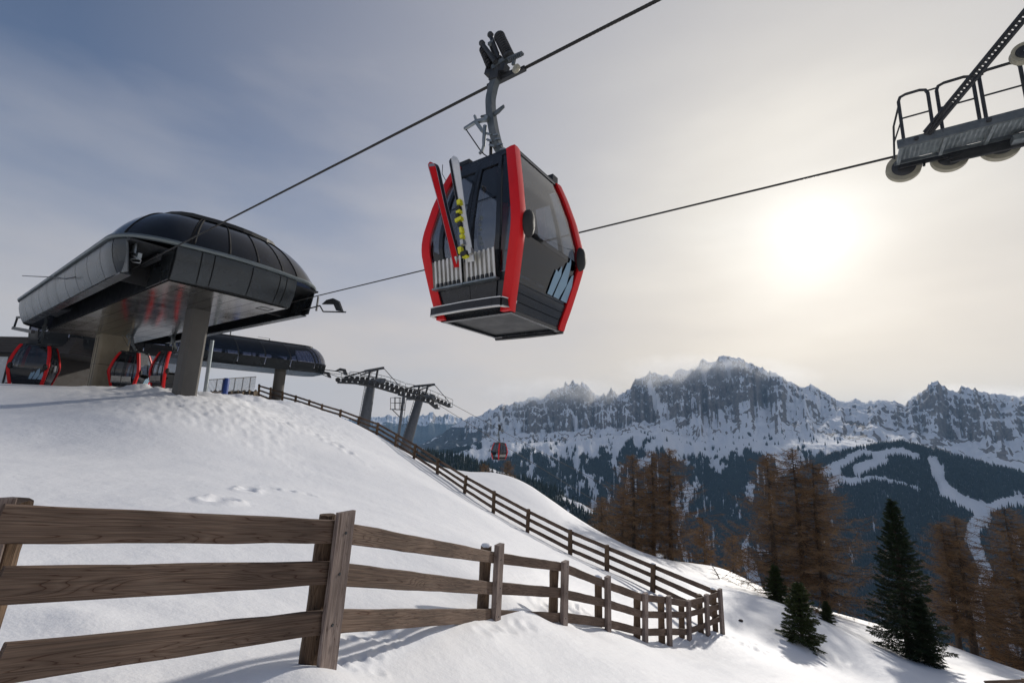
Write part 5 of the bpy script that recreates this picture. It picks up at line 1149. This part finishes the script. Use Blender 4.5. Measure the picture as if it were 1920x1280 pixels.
# ------------------------------------------------------------------ trees
noisy('bark', (.045, .033, .026), (.09, .068, .052), 9, .9, 0, .5, (1, 1, .25))
noisy('larch_twigs', (.20, .118, .056), (.32, .20, .105), 1.1, .85, rvar=0, spec=.2)
noisy('spruce_needles', (.012, .023, .009), (.034, .052, .018), 1.6, .7, rvar=0, spec=.3)
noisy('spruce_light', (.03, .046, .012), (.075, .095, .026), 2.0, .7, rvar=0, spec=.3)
def tri_mesh(name, V, mat):                        # V: (n,3,3) free triangles
    n = len(V); me = bpy.data.meshes.new(name); me.vertices.add(n*3); me.vertices.foreach_set('co', V.astype(np.float32).ravel())
    me.loops.add(n*3); me.loops.foreach_set('vertex_index', np.arange(n*3, dtype=np.int32)); me.polygons.add(n)
    me.polygons.foreach_set('loop_start', (np.arange(n)*3).astype(np.int32)); me.polygons.foreach_set('loop_total', np.full(n, 3, np.int32)); me.update(calc_edges=True); me.materials.append(mat); return me
def unit(a): return a/np.maximum(np.linalg.norm(a, axis=-1, keepdims=True), 1e-9)
def link(name, me, parent):
    o = bpy.data.objects.new(name, me); COL.objects.link(o); o.parent = parent; return o
def larch(H, spread, seed, low=.12, dens=1.0, lean=0.):
    g = np.random.default_rng(seed); tk = MB(); pts = [np.array([lean*(q**1.5)*H+.05*H*.1*math.sin(q*5+seed), .04*H*.1*math.cos(q*4+seed), H*q]) for q in np.linspace(0, 1, 12)]
    pts[0][2] = -.5; tk.tube(pts, [max(.012, .018*H*(1-q)**.9) for q in np.linspace(0, 1, 12)], 9)
    br = MB(); T = []; nb = int(H*17)
    for i in range(nb):
        q = low+(.985-low)*(i+g.random())/nb; h = q*H; a = g.uniform(0, 2*math.pi); Lb = spread*(1-q)**.66*g.uniform(.22, 1.15)*(1 if q > .25 else .75)+.12
        c = np.array([np.interp(q, np.linspace(0, 1, 12), [p[k] for p in pts]) for k in range(3)]); d = np.array([math.cos(a), math.sin(a), 0])
        dr = g.uniform(-.25, .08)*(1-q*.8)+ .35*max(0, q-.75); P = []
        for k in range(6):
            u = k/5; P.append(c+d*Lb*u+np.array([0, 0, Lb*(dr*u+.32*u*u*(1-.4*q)*g.uniform(.7, 1.2)-.10*math.sin(u*3))])+g.normal(0, .02*Lb, 3)*(k > 0))
        br.tube(P, [.028*(1-u)*(.5+.08*H)*.7+.004 for u in np.linspace(0, 1, 6)], 4, False)
        P = np.array(P); nt_ = int((24+85*Lb)*dens)
        u = g.uniform(.08, 1.0, nt_); base_ = np.stack([np.interp(u, np.linspace(0, 1, 6), P[:, k]) for k in range(3)], -1)
        side = np.cross(d, (0, 0, 1)); sgn = g.choice([-1, 1], nt_)
        dv = unit(d[None]*g.uniform(.1, .9, nt_)[:, None]+side[None]*(sgn*g.uniform(.2, 1.0, nt_))[:, None]+np.stack([g.normal(0, .2, nt_), g.normal(0, .2, nt_), g.normal(-.30, .45, nt_)], -1))
        ln = g.uniform(.10, .55, nt_)*(.6+.5*(1-u))*(.45+.08*H)
        tip = base_+dv*ln[:, None]; wv = unit(np.cross(dv, g.normal(0, 1, (nt_, 3))))*g.uniform(.006, .013, nt_)[:, None]
        T.append(np.stack([base_-wv, base_+wv, tip], 1))
        # second order: short spurs off each twig
        k2 = g.integers(0, nt_, nt_); mid = base_[k2]+dv[k2]*(ln[k2]*g.uniform(.2, .9, nt_))[:, None]; d2 = unit(dv[k2]+g.normal(0, .8, (nt_, 3))); l2 = ln[k2]*g.uniform(.25, .6, nt_); w2 = unit(np.cross(d2, g.normal(0, 1, (nt_, 3))))*.0065
        T.append(np.stack([mid-w2, mid+w2, mid+d2*l2[:, None]], 1))
    return tk.mesh('trunk', MATS['bark'], True), br.mesh('branches', MATS['bark'], True), tri_mesh('twigs', np.concatenate(T), MATS['larch_twigs'])
def spruce(H, spread, seed, mat, dens=1.0, low=.03):
    g = np.random.default_rng(seed); tk = MB(); tk.tube([(0, 0, -.4), (.02*H*.2, 0, H*.5), (0, 0, H)], [.02*H+.03, .012*H+.015, .008], 9); br = MB(); T = []
    z = low*H
    while z < H*.985:
        q = z/H; nb = int(g.integers(6, 9)); a0 = g.uniform(0, 6.28)
        for j in range(nb):
            a = a0+j*2*math.pi/nb+g.normal(0, .18); Lb = spread*((1-q)**.85)*g.uniform(.6, 1.15)+.05+.03*H*.1; d = np.array([math.cos(a), math.sin(a), 0]); dr = -.32*(1-q)+.30*q
            c = np.array([0, 0, z+g.normal(0, .04)]); P = np.array([c+d*Lb*u+np.array([0, 0, Lb*(dr*u+.22*u*u)]) for u in np.linspace(0, 1, 5)])
            br.tube(list(P), [.016*(1-u)*(.4+.1*H)+.004 for u in np.linspace(0, 1, 5)], 4, False)
            n_ = int((30+150*Lb)*dens); u = g.uniform(.02, 1.02, n_)**.8; base_ = np.stack([np.interp(u, np.linspace(0, 1, 5), P[:, k]) for k in range(3)], -1)
            side = np.cross(d, (0, 0, 1)); sgn = g.choice([-1, 1], n_); sp_ = g.uniform(.0, .9, n_)*(1-u*.75)*Lb*.42
            base_ = base_+side[None]*(sgn*sp_)[:, None]+d[None]*(sp_*.45)[:, None]; base_[:, 2] -= sp_*.18
            dv = unit(d[None]*g.uniform(.4, 1, n_)[:, None]+side[None]*(sgn*g.uniform(.1, .9, n_))[:, None]+np.stack([g.normal(0, .2, n_), g.normal(0, .2, n_), g.normal(-.12, .32, n_)], -1))
            ln = g.uniform(.07, .17, n_)*(.6+.06*H); wv = unit(np.cross(dv, g.normal(0, 1, (n_, 3))))*(ln*g.uniform(.10, .2, n_))[:, None]
            T.append(np.stack([base_-wv, base_+wv, base_+dv*ln[:, None]], 1))
        z += max(.11, .30*(1-.55*q)*(.5+.06*H))
    return tk.mesh('trunk', MATS['bark'], True), br.mesh('branches', MATS['bark'], True), tri_mesh('needles', np.concatenate(T), mat)
LARCH = [larch(10, 4.2, 1, .06, .42), larch(10, 3.7, 2, .06, .42), larch(10, 4.6, 3, .08, .38)]
LBUSH = larch(4, 1.9, 7, .05, .7)
THIN = larch(10, 3.8, 9, .16, .36, .02)
def tree(name, label, cat, kit, px_, Y, top, kind_h, group, rot=None, base_py=None, wid=1.0, lean=0.):
    p = at(px_, top, Y); z = gz(p[0], p[1]); 
    tz = at(px_, top, Y)[2]; H = tz-z; k = H/kind_h
    r = thing(name, label, cat, (p[0], p[1], z), group, rot if rot is not None else random.uniform(0, 6.28), local=True); r.scale = (k*wid, k*wid, k); r.rotation_euler[1] = lean
    for nm, me in zip(('trunk', 'branches', 'crown'), kit): link(nm, me, r)
    return r
GL = 'bare brown larches below the brow'
tree('larch_tree', 'broad left-hand larch of the brown clump behind the far fence', 'tree', LARCH[0], 1186, 38, 850, 10, GL, 1.0, wid=1.31)
tree('larch_tree', 'slim middle larch of the brown clump behind the far fence', 'tree', LARCH[1], 1222, 39, 843, 10, GL, 2.2, wid=1.24)
tree('larch_tree', 'tall right-hand larch of the brown clump behind the far fence', 'tree', LARCH[0], 1254, 38, 838, 10, GL, 4.0, wid=1.31)
tree('larch_tree', 'left trunk of the great brown larch group above the small spruce', 'tree', LARCH[1], 1438, 31, 846, 10, GL, .4, wid=1.38)
tree('larch_tree', 'middle trunk of the great brown larch group above the small spruce', 'tree', LARCH[2], 1486, 31.5, 838, 10, GL, 2.9, wid=1.24)
tree('larch_tree', 'right spreading trunk of the great brown larch group above the small spruce', 'tree', LARCH[0], 1524, 31, 866, 10, GL, 5.1, wid=1.59)
tree('larch_tree', 'open thin larch with dark trunk just right of the big spruce', 'tree', THIN, 1790, 30, 965, 10, GL, .8, wid=1.42)
tree('larch_tree', 'second leaning stem of the thin larch right of the big spruce', 'tree', THIN, 1768, 30.6, 975, 10, GL, 3.2, wid=1.22)
tree('larch_tree', 'dense brown larch furthest down the slope past the thin one', 'tree', LARCH[2], 1885, 30, 950, 10, GL, 1.9, wid=1.31)
tree('larch_tree', 'brown larch overlapping the furthest dense one', 'tree', LARCH[1], 1925, 28, 985, 10, GL, 4.4, wid=1.38)
tree('larch_tree', 'small pale brown larch peeping over the open brow', 'tree', LARCH[1], 1128, 44, 930, 10, GL, 2.0, wid=1.79)
tree('larch_tree', 'low bushy larch at the foot of the clump behind the fence', 'tree', LBUSH, 1318, 43, 968, 4, GL, 1.1, wid=1.2)
tree('larch_tree', 'tiny larch bush between the two big larch groups', 'tree', LBUSH, 1372, 46, 1000, 4, GL, 3.3, wid=1.1)
tree('larch_tree', 'young larch at the edge of the brown clump', 'tree', LARCH[2], 1168, 41, 912, 10, GL, 5.5, wid=1.38)
tree('larch_tree', 'larch bush hidden low behind the open thin larch', 'tree', LBUSH, 1840, 33, 1090, 4, GL, 2.6, wid=1.4)
tree('larch_tree', 'little larch standing out on the dark spur below the ropes', 'tree', LBUSH, 910, 62, 868, 4, GL, .5, wid=1.0)
tree('larch_tree', 'little larch beneath the distant gondola', 'tree', LARCH[1], 952, 60, 862, 10, GL, 1.5, wid=1.24)
GS = 'green spruces on the slope'
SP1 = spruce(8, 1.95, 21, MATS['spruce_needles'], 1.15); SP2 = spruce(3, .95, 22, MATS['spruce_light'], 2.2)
tree('spruce_tree', 'large dark green spruce standing alone on the snow', 'tree', SP1, 1671, 22.5, 934, 8, GS, .3, wid=.92)
tree('spruce_tree', 'second shorter spruce grown against the large dark one', 'tree', SP1, 1722, 22.0, 1112, 8, GS, 2.0, wid=1.2)
tree('spruce_tree', 'small sunlit young spruce on the open snow', 'tree', SP2, 1496, 19.0, 1090, 3, GS, 1.0, wid=1.25)
tree('spruce_tree', 'dark spruce bush under the great larch group', 'tree', SP2, 1452, 28.0, 1058, 3, GS, 2.5, wid=1.2)
tree('spruce_tree', 'low snow-dusted spruce bush beside the small sunlit spruce', 'tree', SP2, 1548, 24.5, 1126, 3, GS, 3.5, wid=1.4)
# a snapped bare sapling on the mound, a dark stone on the slope
sap = hit(1353, 1088); r = thing('bare_sapling', 'snapped bare sapling lying over on the snow mound', 'branch', sap); tk = MB(); a = sap; b = at(1334, 1058, sap[1]+.3); tk.tube([a-np.array([0, 0, .2]), a+(b-a)*.5, b], [.045, .03, .01], 6); tk.build('stem', MATS['bark'], r, True)
m = MB()
for i in range(16):
    u = random.uniform(.1, .95); c = a+(b-a)*u; e = c+np.array([random.uniform(-.9, .5), random.uniform(-.3, .3), random.uniform(-.5, .4)])*.7; m.tube([c, (c+e)/2+np.array([0, 0, .05]), e], [.012, .009, .004], 4, False)
m.build('twigs', MATS['bark'], r)
stn_ = hit(1389, 1163); m = MB(); rows = []
for q in np.linspace(-1.2, 1.57, 6): rows.append([stn_+np.array([.10*math.cos(q)*math.cos(a)*(1+.2*math.sin(2*a)), .07*math.cos(q)*math.sin(a), .0+.05*math.sin(q)*(1+.1*math.cos(3*a))]) for a in np.linspace(0, 2*math.pi, 11)])
m.grid(rows); tag(m.build('rock', MATS['bark'], None, True), 'small dark stone lying on the snow past the fence corner', 'rock')
# ------------------------------------------------------------------ air
hm = bpy.data.materials.new('haze'); hm.use_nodes = True; t = hm.node_tree; t.nodes.clear()
pv = N(t, 'ShaderNodeVolumePrincipled'); pv.inputs['Color'].default_value = (.40, .67, 1.0, 1); pv.inputs['Density'].default_value = 3.2e-5; pv.inputs['Anisotropy'].default_value = .0
o_ = N(t, 'ShaderNodeOutputMaterial'); L(t, pv.outputs[0], o_.inputs['Volume'])
hz = MB(); hz.bx(-13600, 13600, -400, 13600, float(min(Z.min(), GZ.min()))-3, float(Z.max())+25); ho = hz.build('haze', hm); ho['kind'] = 'stuff'; ho['label'] = 'thin blue haze filling the valley'

# cloud clinging to the summits
cm = bpy.data.materials.new('cloud'); cm.use_nodes = True; t = cm.node_tree; t.nodes.clear()
tcc = N(t, 'ShaderNodeTexCoord'); nn1 = N(t, 'ShaderNodeTexNoise'); nn1.inputs['Scale'].default_value = .0032; nn1.inputs['Detail'].default_value = 4; L(t, tcc.outputs['Object'], nn1.inputs[0])
gl_ = N(t, 'ShaderNodeVectorMath', operation='LENGTH'); mpc = N(t, 'ShaderNodeMapping'); L(t, tcc.outputs['Generated'], mpc.inputs[0]); mpc.inputs['Location'].default_value = (-1, -1, -1); mpc.inputs['Scale'].default_value = (2, 2, 2); L(t, mpc.outputs[0], gl_.inputs[0])
edge = ramp(t, gl_.outputs['Value'], [(.10, (1, 1, 1)), (.55, (.4, .4, .4)), (.98, (0, 0, 0))])
dn_ = mth(t, 'MULTIPLY', mth(t, 'MULTIPLY', edge.outputs[0], mth(t, 'SUBTRACT', nn1.outputs[0], .37, True)), .017)
vv = N(t, 'ShaderNodeVolumePrincipled'); vv.inputs['Color'].default_value = (.995, .995, .995, 1); vv.inputs['Anisotropy'].default_value = .42; L(t, dn_, vv.inputs['Density']); oo = N(t, 'ShaderNodeOutputMaterial'); L(t, vv.outputs[0], oo.inputs['Volume'])
def cloud(px_, py_, Y, rx, ry, rz, label):
    c = at(px_, py_, Y); m = MB(); rows = []
    for q in np.linspace(-math.pi/2, math.pi/2, 9): rows.append([c+np.array([rx*math.cos(q)*math.cos(a), ry*math.cos(q)*math.sin(a), rz*math.sin(q)]) for a in np.linspace(0, 2*math.pi, 17)])
    m.grid(rows); o = m.build('cloud', cm, None, True); o['kind'] = 'stuff'; o['label'] = label; return o
cloud(1050, 742, 6200, 1150, 420, 290, 'cloud veiling the left summits of the range')
cloud(1340, 702, 5700, 1450, 420, 300, 'cloud veiling the highest summit of the range')
cloud(1850, 754, 5000, 1050, 380, 230, 'cloud veiling the right-hand summits of the range')
